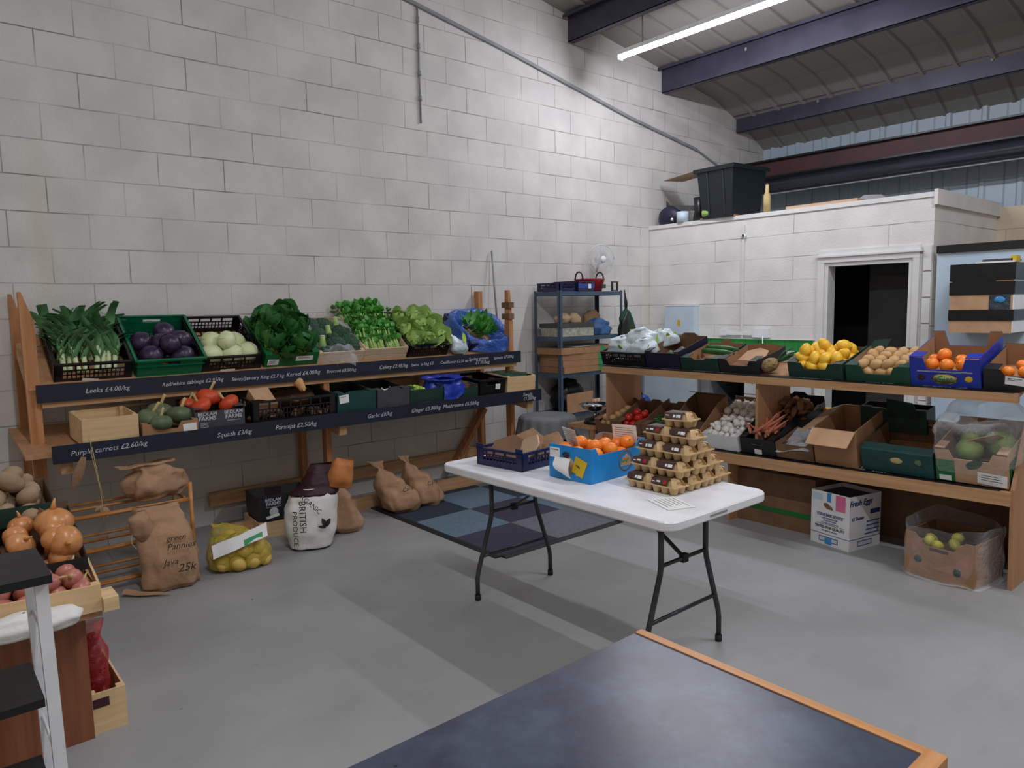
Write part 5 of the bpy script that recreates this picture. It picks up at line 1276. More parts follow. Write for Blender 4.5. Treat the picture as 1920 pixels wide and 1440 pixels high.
# rack contents
t = thing('tray_stack', 'grey tray with pale paper packets on the second shelf of the metal rack', 'tray', T(-1.62, -.24, 1.274))
b = MB(); b.box(-.22, .26, -.14, .14, 0, .09); b.build('printed_flats', 'newsprint', t)
b = MB(); b.box(-.23, .26, -.15, .15, .09, .13); b.build('tray', 'grey_card', t)
for i, (x, rz, lb) in enumerate([(-.05, 10, 'pale crumpled paper packet at the left on the grey tray'), (.11, -15, 'larger pale crumpled paper packet at the right on the grey tray')]):
    b = MB(); sack(b, [(0, .07, .07, 0, 0), (.05, .08, .07, 0, 0), (.09, .04, .04, 0, 0), (.11, .001, .001, 0, 0)], 20, 3, .02, 14, i); o = b.build('paper_packet', 'paper_tan'); o.matrix_world = T(-1.62+x, -.24, 1.406) @ RZ(rz); tag(o, lb, 'packet')
t = thing('cloth_pile', 'heap of crumpled denim-blue cloths on the second shelf of the metal rack', 'cloth', T(-1.20, -.29, 1.274))
b = MB(); sack(b, [(0, .13, .10, 0, 0), (.06, .14, .10, 0, 0), (.12, .11, .08, -.02, 0), (.16, .05, .05, -.03, 0), (.17, .001, .001, -.03, 0)], 36, 4, .035, 12, 5); b.build('blue_cloth', 'denim', t)
b = MB(); sack(b, [(.0, .10, .07, .0, .10), (.2, .11, .06, .02, .10), (.25, .04, .03, .03, .10), (.26, .001, .001, .03, .10)], 24, 4, .03, 12, 8); o = b.build('paper_bag', 'brown_paper'); o.matrix_world = T(-1.18, -.26, 1.276); tag(o, 'brown paper bag standing behind the blue cloths on the metal rack', 'paper bag')
for k in range(4):
    t = thing('flat_carton', ['flat brown carton with green tape, lowest of the stack in the metal rack', 'flat brown carton with green tape, second from the bottom in the metal rack', 'flat brown carton with green tape, third from the bottom in the metal rack', 'flat brown carton with green tape, topmost of the stack in the metal rack'][k], 'box',
              T(-1.49+(.03 if k == 3 else 0)+jit(.01), -.26, .911+.063*k) @ RZ(jit(3)))
    w2 = .36 if k < 3 else .44
    b = MB(); b.box(-w2, w2-.03, -.17, .17, 0, .061); b.build('carton_body', 'kraft', t)
    b = MB(); b.box(.14, .21, -.171, -.17, 0, .061); b.build('packing_tape', 'label_green', t)
b = MB(); b.box(-.3, .3, -.12, .12, 0, .004); o = b.build('paper_sheet', 'paper'); o.matrix_world = T(-1.35, -.22, 1.168) @ RZ(8) @ RX(2); tag(o, 'white paper sheets lying on the topmost flat carton', 'paper')
b = MB(); sack(b, [(0, .16, .12, 0, 0), (.1, .2, .13, 0, 0), (.2, .18, .12, 0, 0), (.30, .1, .08, 0, 0), (.33, .001, .001, 0, 0)], 30, 4, .03, 10, 9); t = b.build('rubbish_bag', 'black_plastic'); t.matrix_world = T(-1.52, -.15, .506); tag(t, 'black plastic bag on the lowest shelf of the metal rack', 'bag')
b = MB(); b.prism([(0, 0), (.36, .0), (.40, .20), (.02, .19)], .008, T(-1.80, -.43, .51) @ RX(-8)); tag(b.build('cardboard_sheet', 'kraft'), 'tan cardboard sheet leaning on the lowest shelf of the metal rack', 'cardboard')
b = MB()
for k in range(8): b.lathe([(.0, 0), (.022, 0), (.022, .05), (0, .05)], 8, T(-.1+.05*(k % 4), 0, .05*(k//4)))
o = b.build('kindling_bundle', 'crate_wood'); o.matrix_world = T(-1.30, -.33, .506); o['kind'] = 'stuff'; tag(o, 'small heap of cut wood pieces on the lowest shelf of the metal rack', 'firewood')
t = thing('shopping_bag', 'dark green and black cloth bag hanging from the right end of the metal rack', 'bag', T(-.93, -.44, 1.30))
b = MB(); sack(b, [(-.12, .11, .04, .02, 0), (.0, .12, .05, .02, 0), (.12, .10, .04, .01, 0), (.2, .05, .03, .0, 0), (.24, .02, .015, .0, 0)], 30, 4, .014, 10, 3); b.build('bag_body', 'apron_green', t)
b = MB(); b.box(.0, .06, -.062, -.058, -.06, .02); b.build('printed_patch', 'label_cream', t)
b = MB(); sack(b, [(-.12, .07, .03, -.05, 0), (.1, .06, .03, -.04, 0), (.2, .02, .015, 0, 0)], 20, 4, .012, 10, 4, M=T(0, -.02, 0)); b.build('black_lining', 'black', t)
b = MB(); b.tube([(0, 0, .2), (-.012, .0, .3), (0, .02, .43), (.015, .0, .3), (.01, 0, .2)], .009, 8); b.build('strap', 'black', t)
# tall thin pole against the wall
b = MB(); b.tube([(-2.45, -.16, 1.35), (-2.40, -.03, 2.12)], .009, 8); tag(b.build('thin_pole', 'grey_paint'), 'thin grey pole standing up behind the right end of the left stand', 'pole')

# ================================================================= THINGS ON THE FLOOR BY THE LEFT WALL
def paper_sack(lb, M, rings, m='brown_paper', name='paper_sack', n=52, amp=.018, sd=0, fold=True):
    amp *= 1.35
    t = thing(name, lb, 'sack', M)
    b = MB(); sack(b, rings, n, 6, amp, 9, sd, .62); b.build('sack_body', m, t); return t
t = paper_sack('upright brown paper potato sack with black handwriting leaning on the bamboo rack', T(-5.715, -1.10, .0) @ RZ(-6) @ RX(-4), [(0, .125, .075, 0, 0), (.03, .15, .10, 0, 0), (.16, .15, .105, .0, 0), (.30, .145, .09, -.005, .01), (.40, .125, .06, -.02, .03), (.46, .115, .03, -.03, .05), (.48, .11, .015, -.035, .055)], sd=2)
for s, x, z, sz in [('green', .03, .30, .045), ('Pannies', .05, .255, .05), ('Java', -.01, .17, .05), ('25k', .07, .125, .065)]:
    txt(s, sz, T(x, -.128+.02*(z > .27), z) @ FRONT, 'ink', t, 'handwriting', shear=.3)
b = MB(); sack(b, [(-.05, .02, .02, 0, 0), (0, .055, .045, 0, 0), (.08, .05, .045, .0, 0), (.12, .02, .02, .01, 0)], 20, 4, .02, 14, 6); o = b.build('folded_corner', 'brown_paper', t); o.matrix_basis = T(-.135, -.04, .35)
b = MB(); b.tube([(-.17, -.06, .37), (-.19, -.07, .34), (-.19, -.08, .30), (-.17, -.085, .27)], .002, 5); b.build('string', 'dry_stem', t)
t = paper_sack('crumpled brown paper sack lying on top of the bamboo rack', T(-5.68, -.78, .475) @ RZ(15), [(0, .13, .09, 0, 0), (.05, .17, .12, 0, 0), (.12, .15, .11, -.01, 0), (.17, .09, .07, -.03, 0), (.19, .10, .05, -.04, 0), (.205, .15, .06, -.04, 0), (.21, .17, .05, -.05, 0)], sd=5, amp=.03)
# bamboo rack
br = thing('bamboo_rack', 'low orange bamboo shoe rack under the left stand', 'shelf', T(-5.86, -.75, 0))
for x in (-.33, .33):
    for y in (-.19, .17):
        b = MB(); b.tube([(x, y, 0), (x, y, .56 if x > 0 else .50)], .012, 8); b.build('upright', 'bamboo', br)
for z in (.05, .25, .45):
    for y in (-.185, -.155, .04, .17):
        b = MB(); b.tube([(-.33, y, z), (.33, y, z)], .009, 8); b.build('rail', 'bamboo', br)
    for x in (-.33, .33):
        b = MB(); b.tube([(x, -.19, z-.015), (x, .17, z-.015)], .008, 8); b.build('end_rail', 'bamboo', br)
# yellow net sack of potatoes
MNt = T(-5.30, -1.06, 0) @ RZ(-14)
t = thing('net_sack', 'yellow net sack of potatoes with a white and green band lying on the floor', 'sack', MNt)
b = MB(); sack(b, [(0, .12, .07, 0, 0), (.03, .18, .11, 0, 0), (.10, .19, .12, 0, 0), (.17, .16, .10, -.02, 0), (.23, .11, .07, -.05, .02), (.27, .05, .04, -.09, .03), (.285, .03, .02, -.12, .04)], 44, 5, .010, 8, 3, .8); b.build('net', 'net_film_y', t)
b = MB(); drape(b, lambda u, v: ((u-.5)*.32+.0, -.135-.0*v+.03*abs(u-.5)+(.05*v), .11+.07*v+.10*u-.0), 14, 8, .006, 12, 3); o = b.build('printed_band', 'white_card', t)
b = MB(); b.add([(.02, -.131, .165), (.13, -.122, .20), (.13, -.105, .235), (.02, -.114, .20)], [(0, 1, 2, 3)]); b.build('green_print', 'label_green', o)
b = MB(); drape(b, lambda u, v: (-.15+.14*u, -.05+.08*v, .20+.03*u), 10, 8, .02, 16, 6); b.build('gathered_net', 'net_yellow', t)
fill(gold_potato, MNt, [(-.10, -.06, .06, 1.15), (-.02, -.085, .05, 1.2), (.07, -.07, .05, 1.15), (.14, -.03, .05, 1.1), (-.06, -.05, .13, 1.1), (.03, -.06, .13, 1.15), (.11, -.03, .13, 1.1), (-.12, .02, .08, 1.1), (0, .03, .07, 1.2), (.1, .05, .06, 1.1), (.05, .0, .19, 1), (-.04, .02, .2, 1)], 'yellow potato inside the yellow net sack', 'potato', 'potatoes in the yellow net sack')
# black lettered crate behind
MB1 = T(-4.79, -.62, .115) @ RZ(-6) @ RX(-3); c = card_box('produce_box', 'black lettered card crate on the floor behind the white printed sack', MB1, .40, .36, .18, 'black_card', 'grey_card', notch(.40, .18, .5, .2), rect(.40, .18), sidep(.35, .16, .18), flaps=.06)
b = MB(); b.box(-.06, .06, .352, .3535, .08, .17); b.build('red_panel', 'burgundy', c)
txt('BEDLAM', .03, T(-.01-.09, -.0015, .145) @ FRONT, 'chalk', c, 'lettering', bold=.0006); txt('FARMS', .034, T(-.01-.09, -.0015, .118) @ FRONT, 'chalk', c, 'lettering', bold=.0008)
put_label(c, -.10, .095, .10, .002, 'chalk', name='printed_line'); put_label(c, -.11, .03, .09, .02, 'paper', y=-.004, tilt=-10)
b = MB(); b.lathe([(.03, 0), (.032, .001), (.027, .001)], 24, T(-.10, -.001, .06) @ RX(90)); b.build('printed_ring', 'chalk', c)
c = wood_crate('wooden_crate', 'low wooden crate under the black lettered crate on the floor', T(-4.80, -.62, .0) @ RZ(-4), .40, .36, .108, 'crate_wood')
# white printed sack
MS = T(-4.80, -1.0, 0) @ RZ(-25)
t = thing('printed_sack', 'white printed produce sack with a burgundy rolled top, standing on the floor', 'sack', MS)
b = MB(); sack(b, [(0, .12, .09, 0, 0), (.02, .145, .11, 0, 0), (.14, .165, .125, 0, 0), (.26, .175, .13, .01, 0), (.34, .165, .12, .03, .01), (.41, .12, .09, .06, .02)], 56, 6, .016, 7, 4, .8); b.build('sack_body', 'sack_white', t)
b = MB(); sack(b, [(0, .126, .095, 0, 0), (.012, .137, .104, 0, 0), (.024, .140, .106, 0, 0)], 40, 2, .004, 7, 4, .8); b.build('black_base', 'black', t)
b = MB(); sack(b, [(.365, .158, .115, .04, .012), (.43, .125, .09, .08, .02), (.50, .115, .06, .11, .03), (.555, .11, .03, .13, .03)], 40, 6, .016, 10, 8, .8); b.build('burgundy_top', 'burgundy', t)
b = MB(); sack(b, [(0, .06, .035, 0, 0), (.05, .075, .05, 0, 0), (.13, .06, .04, 0, 0), (.17, .05, .01, 0, 0)], 30, 5, .014, 12, 9, .7); o = b.build('orange_lining', 'sack_orange', t); o.matrix_basis = T(.20, -.03, .40) @ RY(12) @ S(1.1, 1.1, 1.15)
def curved_text(s, size, x0, z0, R_, parent, m, rot=-90):
    o = txt(s, size, RZ(0) @ Matrix.Identity(4), m, parent, 'lettering', align='CENTER')
    M = RZ(rot)
    for v in o.data.vertices:
        p = M @ v.co; ang = (p.x+x0)/R_; bulge = .128+.03*math.sin(max(0, min(1, (p.y+z0)/.36))*2.6)
        v.co = Vector((R_*math.sin(ang), -(bulge)*math.cos(ang)**.6-.012, p.y+z0))
curved_text('BRITISH', .062, -.045, .25, .16, t, 'ink'); curved_text('PRODUCE', .052, -.10, .17, .16, t, 'ink'); curved_text('ORGANIC', .045, .0, .34, .16, t, 'ink', -45)
b = MB(); b.leaf(T(.10, -.148, .17) @ RX(90) @ RZ(20), .06, .03, 0, 0, 0); b.leaf(T(.10, -.148, .17) @ RX(90) @ RZ(-30), .06, .03, 0, 0, 0); b.leaf(T(.10, -.148, .165) @ RX(90) @ RZ(80), .05, .02, 0, 0, 0); b.build('leaf_print', 'ink', t)
paper_sack('brown paper sack slumped against the white printed sack', T(-4.50, -.86, 0) @ RZ(-20) @ RX(-6), [(0, .07, .06, 0.04, 0), (.04, .115, .09, .03, 0), (.14, .12, .095, 0, 0), (.24, .10, .07, -.03, 0), (.32, .07, .045, -.05, 0), (.36, .05, .02, -.05, 0)], sd=7)
for lb, x, y, rz, sd, w1 in [('brown paper sack twisted shut, left of the pair under the stand', -3.93, -.68, -8, 11, 1.0), ('brown paper sack twisted shut, right of the pair under the stand', -3.66, -.64, -14, 13, .92)]:
    t = paper_sack(lb, T(x, y, 0) @ RZ(rz), [(0, .07*w1, .06, .04, -.03), (.04, .13*w1, .10, .03, -.02), (.13, .14*w1, .11, .0, 0), (.23, .11*w1, .09, -.045, .02), (.30, .055*w1, .05, -.09, .03), (.345, .022, .02, -.115, .04), (.385, .035, .012, -.14, .04), (.41, .05, .006, -.15, .04)], sd=sd, amp=.02)
    txt('Cara', .045, T(.03, -.135, .20) @ RX(-30) @ RY(-10) @ FRONT, 'ink', t, 'handwriting', shear=.3)
# folded paper strip on the floor, string and paper hanging from the shelf
b = MB(); drape(b, lambda u, v: (-.12+.26*u, -.03*(1-u)+.05*(v-.5)*(1.3-u), .012+.018*math.sin(v*3.1)*(1.1-u)), 18, 8, .008, 14, 2); o = b.build('paper_strip', 'brown_paper'); o.matrix_world = T(-5.85, -1.15, .006) @ RZ(-52); tag(o, 'flattened strip of brown paper lying on the grey floor', 'paper')
t = thing('hanging_string', 'string with scraps of brown paper hanging from the lower shelf at the left', 'string', T(-6.02, -.84, .83))
b = MB(); b.tube([(0, 0, .12), (0, 0, -.05), (.03, 0, -.25), (.035, 0, -.42), (.05, 0, -.60)], .0022, 5); b.build('string', 'dry_stem', t)
b = MB(); b.tube([(.005, 0, .0), (.025, 0, -.2), (.045, -.01, -.33)], .0018, 5); b.build('string', 'dry_stem', t)
b = MB(); b.leaf(T(-.04, .0, -.05) @ RX(-90) @ RZ(18), .20, .05, .2, .2, .25); b.build('paper_scrap', 'brown_paper', t)
b = MB(); b.leaf(T(.035, .0, -.36) @ RX(-90) @ RZ(-20), .07, .05, .2, .4, .3); b.leaf(T(.04, .0, -.36) @ RX(-70) @ RZ(60), .05, .04, .2, .4, .3); b.build('paper_scrap', 'paper_tan', t)

# ================================================================= STACK ON THE LOW CABINET, LEFT EDGE
cb = thing('low_cabinet', 'brown wood-veneer cabinet at the left edge carrying the onion boxes', 'cabinet', T(-6.80, -2.25, 0))
b = MB(); b.box(-.42, .433, -.27, -.25, .0, .485); b.build('front_panel', 'oak_x', cb)
b = MB(); b.box(.415, .433, -.25, .30, .0, .485); b.build('side_panel', 'oak_x', cb)
b = MB(); b.box(-.42, .48, -.33, .34, .485, .508); b.build('worktop', 'ply', cb)
MC = T(-6.325, -2.47, 0)
c = wood_crate('wooden_crate', 'pale wooden crate of red nets on the floor beside the brown cabinet', T(-6.315, -2.50, 0), .13, .40, .16, 'crate_wood'); put_label(c, -.02, .12, .055, .035, 'burgundy', name='printed_label')
t = thing('net_sack', 'tall red net of onions standing in the crate beside the brown cabinet', 'sack', T(-6.325, -2.33, .012))
b = MB(); sack(b, [(0, .045, .07, 0, 0), (.05, .05, .09, 0, 0), (.15, .046, .085, 0, 0), (.25, .05, .08, 0, 0), (.32, .03, .05, 0, 0), (.37, .05, .02, 0, 0)], 30, 5, .008, 12, 5); b.build('net', 'net_film_r', t)
fill(red_onion, T(-6.325, -2.33, .012), [(0, -.04, .05), (0, .03, .06), (0, -.03, .13), (.0, .04, .14), (0, -.04, .21), (0, .02, .24), (0, -.01, .30, .8)], 'red onion inside the red net', 'onion', 'red onions in the net')
# shallot crate
MSH = T(-6.54, -2.58, .51) @ RZ(-4); c = wood_crate('wooden_crate', 'shallow wooden crate of pink shallots on the brown cabinet', MSH, .44, .36, .10, 'crate_wood')
fill(shallot, MSH, pile(.38, .30, .03, .033, 2, 0, .03, jitter=.4), 'pink shallot in the shallow wooden crate', 'shallot', 'pink shallots')
b = MB(); b.box(-6.32, -6.27, -2.62, -2.50, .51, .56); b.box(-6.32, -6.31, -2.50, -2.2, .51, .58); tag(b.build('wood_offcut', 'crate_wood'), 'narrow wooden tray end beside the shallot crate', 'wood')
t = thing('plastic_bag', 'white plastic bag pressed flat before the shallot crate', 'bag', T(-6.56, -2.64, .512))
b = MB(); sack(b, [(0, .16, .05, 0, 0), (.03, .18, .06, 0, 0), (.06, .14, .04, -.01, 0), (.075, .001, .001, 0, 0)], 36, 4, .016, 12, 4); b.build('bag_body', 'sack_white', t)
MON = T(-6.575, -2.40, .617) @ RZ(-3) @ RX(3); c = card_box('produce_box', 'black edged card box of big brown onions stacked on the shallot crate', MON, .50, .58, .07, 'black_card', 'kraft_dark', rect(.50, .05), rect(.50, .12), sidep(.57, .05, .10), flaps=.0)
b = MB(); b.prism([(0, 0), (.12, 0), (.03, .09)], .004, MON @ T(.10, .36, .09) @ RX(20)); tag(b.build('cardboard_flap_piece', 'kraft'), 'torn tan cardboard corner between the onions and the potatoes', 'cardboard')
fill(onion, MON, pile(.46, .38, .0, .047, 2, .0, .02, jitter=.3), 'brown onion in the black edged box at left', 'onion', 'brown onions at the left edge')
onion.place(MON @ T(.17, .25, .13) @ S(1.5), 'biggest brown onion, at the right end of the onion box', 'onion')
onion.place(MON @ T(.19, .08, .10) @ RX(80) @ S(1.35), 'large yellowish onion lying at the front right corner of the onion box', 'onion')
MPO = T(-6.60, -2.02, .735) @ RZ(-3) @ RX(3); c = card_box('produce_box', 'dark card box heaped with brown potatoes behind the onions', MPO, .46, .40, .09, 'dark_green_card', 'kraft_dark', rect(.46, .08), rect(.46, .09), flaps=.0)
fill(potato, MPO, pile(.42, .34, .0, .042, 3, 0, .0, jitter=.4), 'dusty brown potato heaped in the dark card box', 'potato', 'dusty potatoes')
c = card_box('produce_box', 'pinkish card box corner with a white ticket at the left edge behind the potatoes', T(-6.87, -2.0, .95), .40, .36, .12, 'kraft_light', 'grey_card', flaps=.06)
put_label(c, .15, .03, .09, .04, 'paper')
b = MB(); b.box(-7.2, -6.42, -1.76, -1.4, .0, .73); tag(b.build('packing_case', 'kraft_dark'), 'large brown case behind the potato box at the left edge', 'box')

# ================================================================= WHITE STAND, BOTTOM LEFT
ws = thing('trolley_stand', 'white tubular stand with black shelves at the bottom left corner', 'shelf', T(-6.80, -3.20, 0))
for sx, nm in ((.235, 'r'), (-.25, 'l')):
    b = MB(); b.bar((sx, -.13, 0), (sx-.01, -.115, .89), .03, .022, up=(0, 1, 0)); b.build('upright', 'plastic_white', ws)
    b = MB(); b.bar((sx, .13, 0), (sx-.01, .125, .89), .03, .022, up=(0, 1, 0)); b.build('upright', 'plastic_white', ws)
    for z in (.74, .86, .42, .16):
        b = MB(); b.tube([(sx-.01, -.12, z), (sx-.01, .125, z)], .005, 6); b.build('rung', 'plastic_white', ws)
for z, x1, y0 in ((.893, .248, -.145), (.56, .21, -.125), (.27, .215, -.125)):
    b = MB(); b.box(-.28, x1, y0, .145, z, z+.022); b.build('shelf_board', 'black', ws)

# ================================================================= KITCHEN CORNER BEHIND THE RIGHT STAND
t = thing('fridge', 'white under-counter fridge glimpsed between the tiers of the right stand', 'fridge', T(-.32, -.72, 0))
b = MB(); b.box(-.26, .30, -.36, .36, .0, .88); b.build('body', 'plastic_white', t)
b = MB(); b.box(-.285, -.262, -.355, .30, .05, .87); b.build('door', 'elec_blue', t)
b = MB(); b.box(-.30, -.285, .31, .335, .3, .86); b.build('handle', 'grey_paint', t)
t = thing('dark_cabinet', 'open black cabinet with bundled bags, next to the white fridge', 'cabinet', T(-.32, -1.40, 0))
b = MB(); b.box(.26, .28, -.28, .22, 0, .88); b.build('back_panel', 'black', t)
b = MB(); b.box(-.26, .26, .16, .26, 0, .88); b.build('side_panel', 'grey_paint', t)
b = MB(); b.box(-.26, .26, -.24, -.22, 0, .88); b.build('side_panel', 'black', t)
for z in (.38, .86): b = MB(); b.box(-.26, .26, -.22, .16, z, z+.02); b.build('cabinet_shelf', 'black', t)
t = thing('bag_bundle', 'bundle of dark blue-grey plastic bags inside the open black cabinet', 'bag', T(-.40, -1.42, .402))
b = MB(); sack(b, [(0, .12, .16, 0, 0), (.06, .14, .18, 0, 0), (.13, .12, .16, 0, 0), (.19, .05, .07, 0, .02), (.2, .001, .001, 0, 0)], 36, 5, .03, 14, 4); b.build('bag_body', 'polybag_dark', t)
b = MB(); sack(b, [(0, .05, .05, 0, 0), (.05, .06, .06, 0, 0), (.1, .001, .001, 0, 0)], 20, 4, .02, 18, 2, M=T(-.10, .09, .06)); b.build('pale_bag', 'foil_bag', t)
t = thing('drawer_unit', 'narrow white drawer unit beside the open black cabinet', 'cabinet', T(-.32, -1.71, 0))
b = MB(); b.box(-.26, .30, -.07, .065, 0, .88); b.build('body', 'plastic_white', t)
for z0, z1 in ((.70, .86), (.05, .69)):
    b = MB(); b.box(-.275, -.262, -.066, .062, z0, z1); q = b.build('drawer', 'white_card', t)
    b = MB(); b.tube([(-.285, -.03, z0+(z1-z0)*.8-.03), (-.285, -.03, z0+(z1-z0)*.8+.01)], .004, 6); b.build('handle', 'tube_grey', q)
t = thing('base_cabinet', 'white kitchen cabinet seen right of the divider of the right stand', 'cabinet', T(-.32, -1.95, 0))
b = MB(); b.box(-.26, .30, -.08, .16, 0, .88); b.build('body', 'plastic_white', t)
b = MB(); b.box(-.275, -.262, -.076, .156, .05, .86); b.build('door', 'white_card', t)
t = thing('worktop', 'pale worktop along the green tiled wall', 'worktop', T(-.30, -1.2, .88)); b = MB(); b.box(-.31, .285, -.84, .86, .002, .035); b.build('slab', 'paper', t)
b = MB(); sack(b, [(0, .10, .08, 0, 0), (.06, .09, .07, 0, 0), (.11, .04, .03, .0, 0), (.14, .002, .002, 0, 0)], 24, 4, .014, 12, 2); o = b.build('blue_cloth', 'blue_plastic'); o.matrix_world = T(-.86, -.62, .50); tag(o, 'bright blue brush head hanging in front of the white fridge', 'brush')
b = MB(); b.tube([(-.86, -.60, .62), (-.84, -.50, .80), (-.80, -.46, .88)], .012, 8); tag(b.build('broom_handle', 'black'), 'black curved handle above the bright blue brush', 'handle')
b = MB(); b.box(-.99, -.72, -.74, -.46, 0, .50); tag(b.build('storage_box', 'grey_card'), 'grey box standing in front of the white fridge under the blue brush', 'box')
def on_counter(name, lb, cat, x, y, parts):
    t = thing(name, lb, cat, T(x, y, .917))
    for nm, prof, m in parts: b = MB(); b.lathe(prof, 20); b.build(nm, m, t)
    return t
on_counter('kettle', 'white kettle on the worktop behind the black card box', 'kettle', -.42, -1.50, [('body', [(0, 0), (.075, 0), (.07, .12), (.06, .22), (.0, .235)], 'plastic_white'), ('lid', [(.03, .235), (.05, .24), (.01, .26), (0, .26)], 'grey_paint')])
on_counter('storage_jar', 'white mug-shaped jar on the worktop beside the kettle', 'jar', -.35, -1.72, [('body', [(0, 0), (.05, 0), (.055, .20), (.0, .20)], 'plastic_white')])
b = MB(); b.box(-.08, .08, -.06, .06, 0, .19); o = b.build('small_appliance', 'plastic_white'); o.matrix_world = T(-.40, -1.95, .917); tag(o, 'white boxy appliance on the worktop behind the pineapple', 'appliance')
b = MB(); drape(b, lambda u, v: ((u-.5)*.25, (v-.5)*.2, .02+.05*math.sin(u*3)*math.sin(v*3)), 12, 10, .02, 14, 3); o = b.build('towel', 'paper_tan'); o.matrix_world = T(-.62, -2.02, .95); tag(o, 'crumpled beige towel at the end of the worktop', 'towel')
# things on the office wall
t = thing('fuse_box', 'pale blue-grey fuse box with a yellow warning label on the white block wall', 'fuse box', T(-.001, -.50, 1.40))
b = MB(); b.box(-.09, 0, -.20, .20, -.17, .15); b.build('case', 'elec_blue', t)
b = MB(); b.box(-.097, -.09, -.195, .195, -.165, .145); b.build('door', 'elec_blue', t)
b = MB(); b.box(-.098, 0, -.205, .205, .15, .165); b.build('top_lip', 'plastic_white', t)
b = MB(); b.prism([(-.02, -.03), (.02, -.03), (.02, .025), (0, .04), (-.02, .025)], .002, T(-.099, -.0, -.04) @ RZ(-90)); b.build('warning_label', 'label_yellow', t)
t = thing('conduit', 'white vertical conduit running down the white block wall', 'conduit', T(-.001, -1.25, 1.2))
b = MB(); b.box(-.02, 0, -.012, .012, .0, 1.18); b.build('trunking', 'white_paint', t)
b = MB(); b.lathe([(0, -.02), (.03, -.02), (.03, 0), (0, 0)], 16, T(0, 0, 1.06) @ RY(90)); b.build('junction', 'white_paint', t)
t = thing('dado_trunking', 'white plastic trunking below the conduit with a socket at each end', 'trunking', T(-.001, -1.25, 1.235))
b = MB(); b.box(-.03, 0, -.14, .18, .0, .03); b.build('trunking', 'plastic_white', t)
b = MB(); b.box(-.045, 0, -.32, -.14, -.02, .07); b.build('double_socket', 'plastic_white', t)
b = MB(); b.box(-.04, 0, .18, .26, -.005, .055); b.build('single_socket', 'plastic_white', t)
b = MB(); b.tube([(-.05, -.26, .0), (-.06, -.27, -.12), (-.07, -.26, -.3)], .005, 6); b.build('cable', 'plastic_white', t)
# pale partition with black rail, and the taped box on it
t = thing('partition_panel', 'pale blue partition panel with a black top rail at the right edge', 'panel', T(-.02, -4.2, 0))
b = MB(); b.box(-.03, .02, -1.4, 1.08, 0, 1.95); b.build('panel', 'panel_pale', t)
b = MB(); b.box(-.05, .02, -1.4, 1.08, 1.955, 2.02); b.build('top_rail', 'black', t)
t = thing('taped_box', 'wooden box wrapped in black tape mounted on the pale panel', 'box', T(-.051, -3.56, 1.57))
b = MB(); b.box(-.34, 0, -.215, .215, -.265, .265); b.build('box_body', 'kraft_light', t)
b = MB(); b.box(-.342, 0, -.222, -.215, -.26, .22); b.build('white_side', 'paper', t)
for z0, z1, q in ((.14, .27, 0), (.03, .13, 0), (-.17, -.085, 0), (.125, .15, 1)):
    b = MB(); b.box(-.346, .0, -.226, .219, z0, z1) if not q else b.box(-.345, 0, -.1, .2, z0, z1); b.build('black_tape', 'black_tape', t)
b = MB(); b.box(-.3455, -.342, -.20, -.06, -.085, .03); q = b.build('picture_label', 'polybag_dark', t)
b = MB(); b.blob(.03, T(-.346, -.13, -.01) @ S(.1, 1.3, .8), 0, 10, .1); b.build('label_print', 'label_blue', q)
t = thing('paper_heap', 'papers and packets lying on top of the taped box', 'paper', T(-.22, -3.62, 1.842))
b = MB(); b.box(-.12, .15, -.14, .12, 0, .012); b.build('paper_sheet', 'paper', t)
b = MB(); b.box(-.10, .12, -.12, .08, .012, .03); b.build('magazine', 'grey_card', t)
b = MB(); b.box(-.1, .0, -.145, -.11, .0, .05); b.build('yellow_packet', 'label_yellow', t)

# ================================================================= ON TOP OF THE OFFICE BLOCK
ZT = H+.013
t = thing('storage_bin', 'large dark plastic storage bin with a lid on top of the office block', 'bin', T(.20, -.96, ZT) @ RZ(-4))
def fr(x0, y0, z0, x1, y1, z1, nm):
    b = MB(); b.add([(-x0, -y0, z0), (x0, -y0, z0), (x0, y0, z0), (-x0, y0, z0), (-x1, -y1, z1), (x1, -y1, z1), (x1, y1, z1), (-x1, y1, z1)], [(0, 3, 2, 1), (4, 5, 6, 7), (0, 1, 5, 4), (1, 2, 6, 5), (2, 3, 7, 6), (3, 0, 4, 7)]); b.build(nm, 'bin_dark', t)
fr(.235, .19, 0, .285, .235, .50, 'bin_body'); fr(.31, .26, .485, .315, .265, .525, 'rim'); fr(.31, .26, .527, .16, .12, .56, 'lid')
for k in (-.1, .1):
    b = MB(); b.add([(-.24, k-.012, .02), (-.24, k+.012, .02), (-.288, k+.012, .48), (-.288, k-.012, .48), (-.252, k, .02), (-.30, k, .48)], [(0, 4, 5, 3), (4, 1, 2, 5)]); b.build('side_rib', 'bin_dark', t)
b = MB(); b.box(-.2, .45, -.15, .12, 0, .004); o = b.build('board_sheet', 'paper_tan'); o.matrix_world = T(.10, -.55, ZT+.52) @ RZ(70); tag(o, 'pale flat board sticking out from under the lid of the dark bin', 'board')
t = thing('power_tool', 'dark purple power tool in the corner on top of the office block', 'tool', T(.11, -.22, ZT))
b = MB(); b.blob(.14, S(.7, 1.1, .95) @ T(0, 0, .09), 0, 20, .03); b.v = [(x, y, max(0, z)) for x, y, z in b.v]; b.build('tool_body', 'purple_card', t)
b = MB(); b.bar((0, -.05, .19), (.05, -.5, .14), .05, .05); b.build('tool_arm', 'grey_card', t)
b = MB(); b.tube([(0, .02, .17), (-.01, .04, .27), (.0, .0, .2)], [.03, .012, .02], 8); b.build('handle', 'grey_card', t)
b = MB(); b.blob(.016, T(-.10, -.10, .05), 0, 10, 0); b.build('knob', 'paper', t)
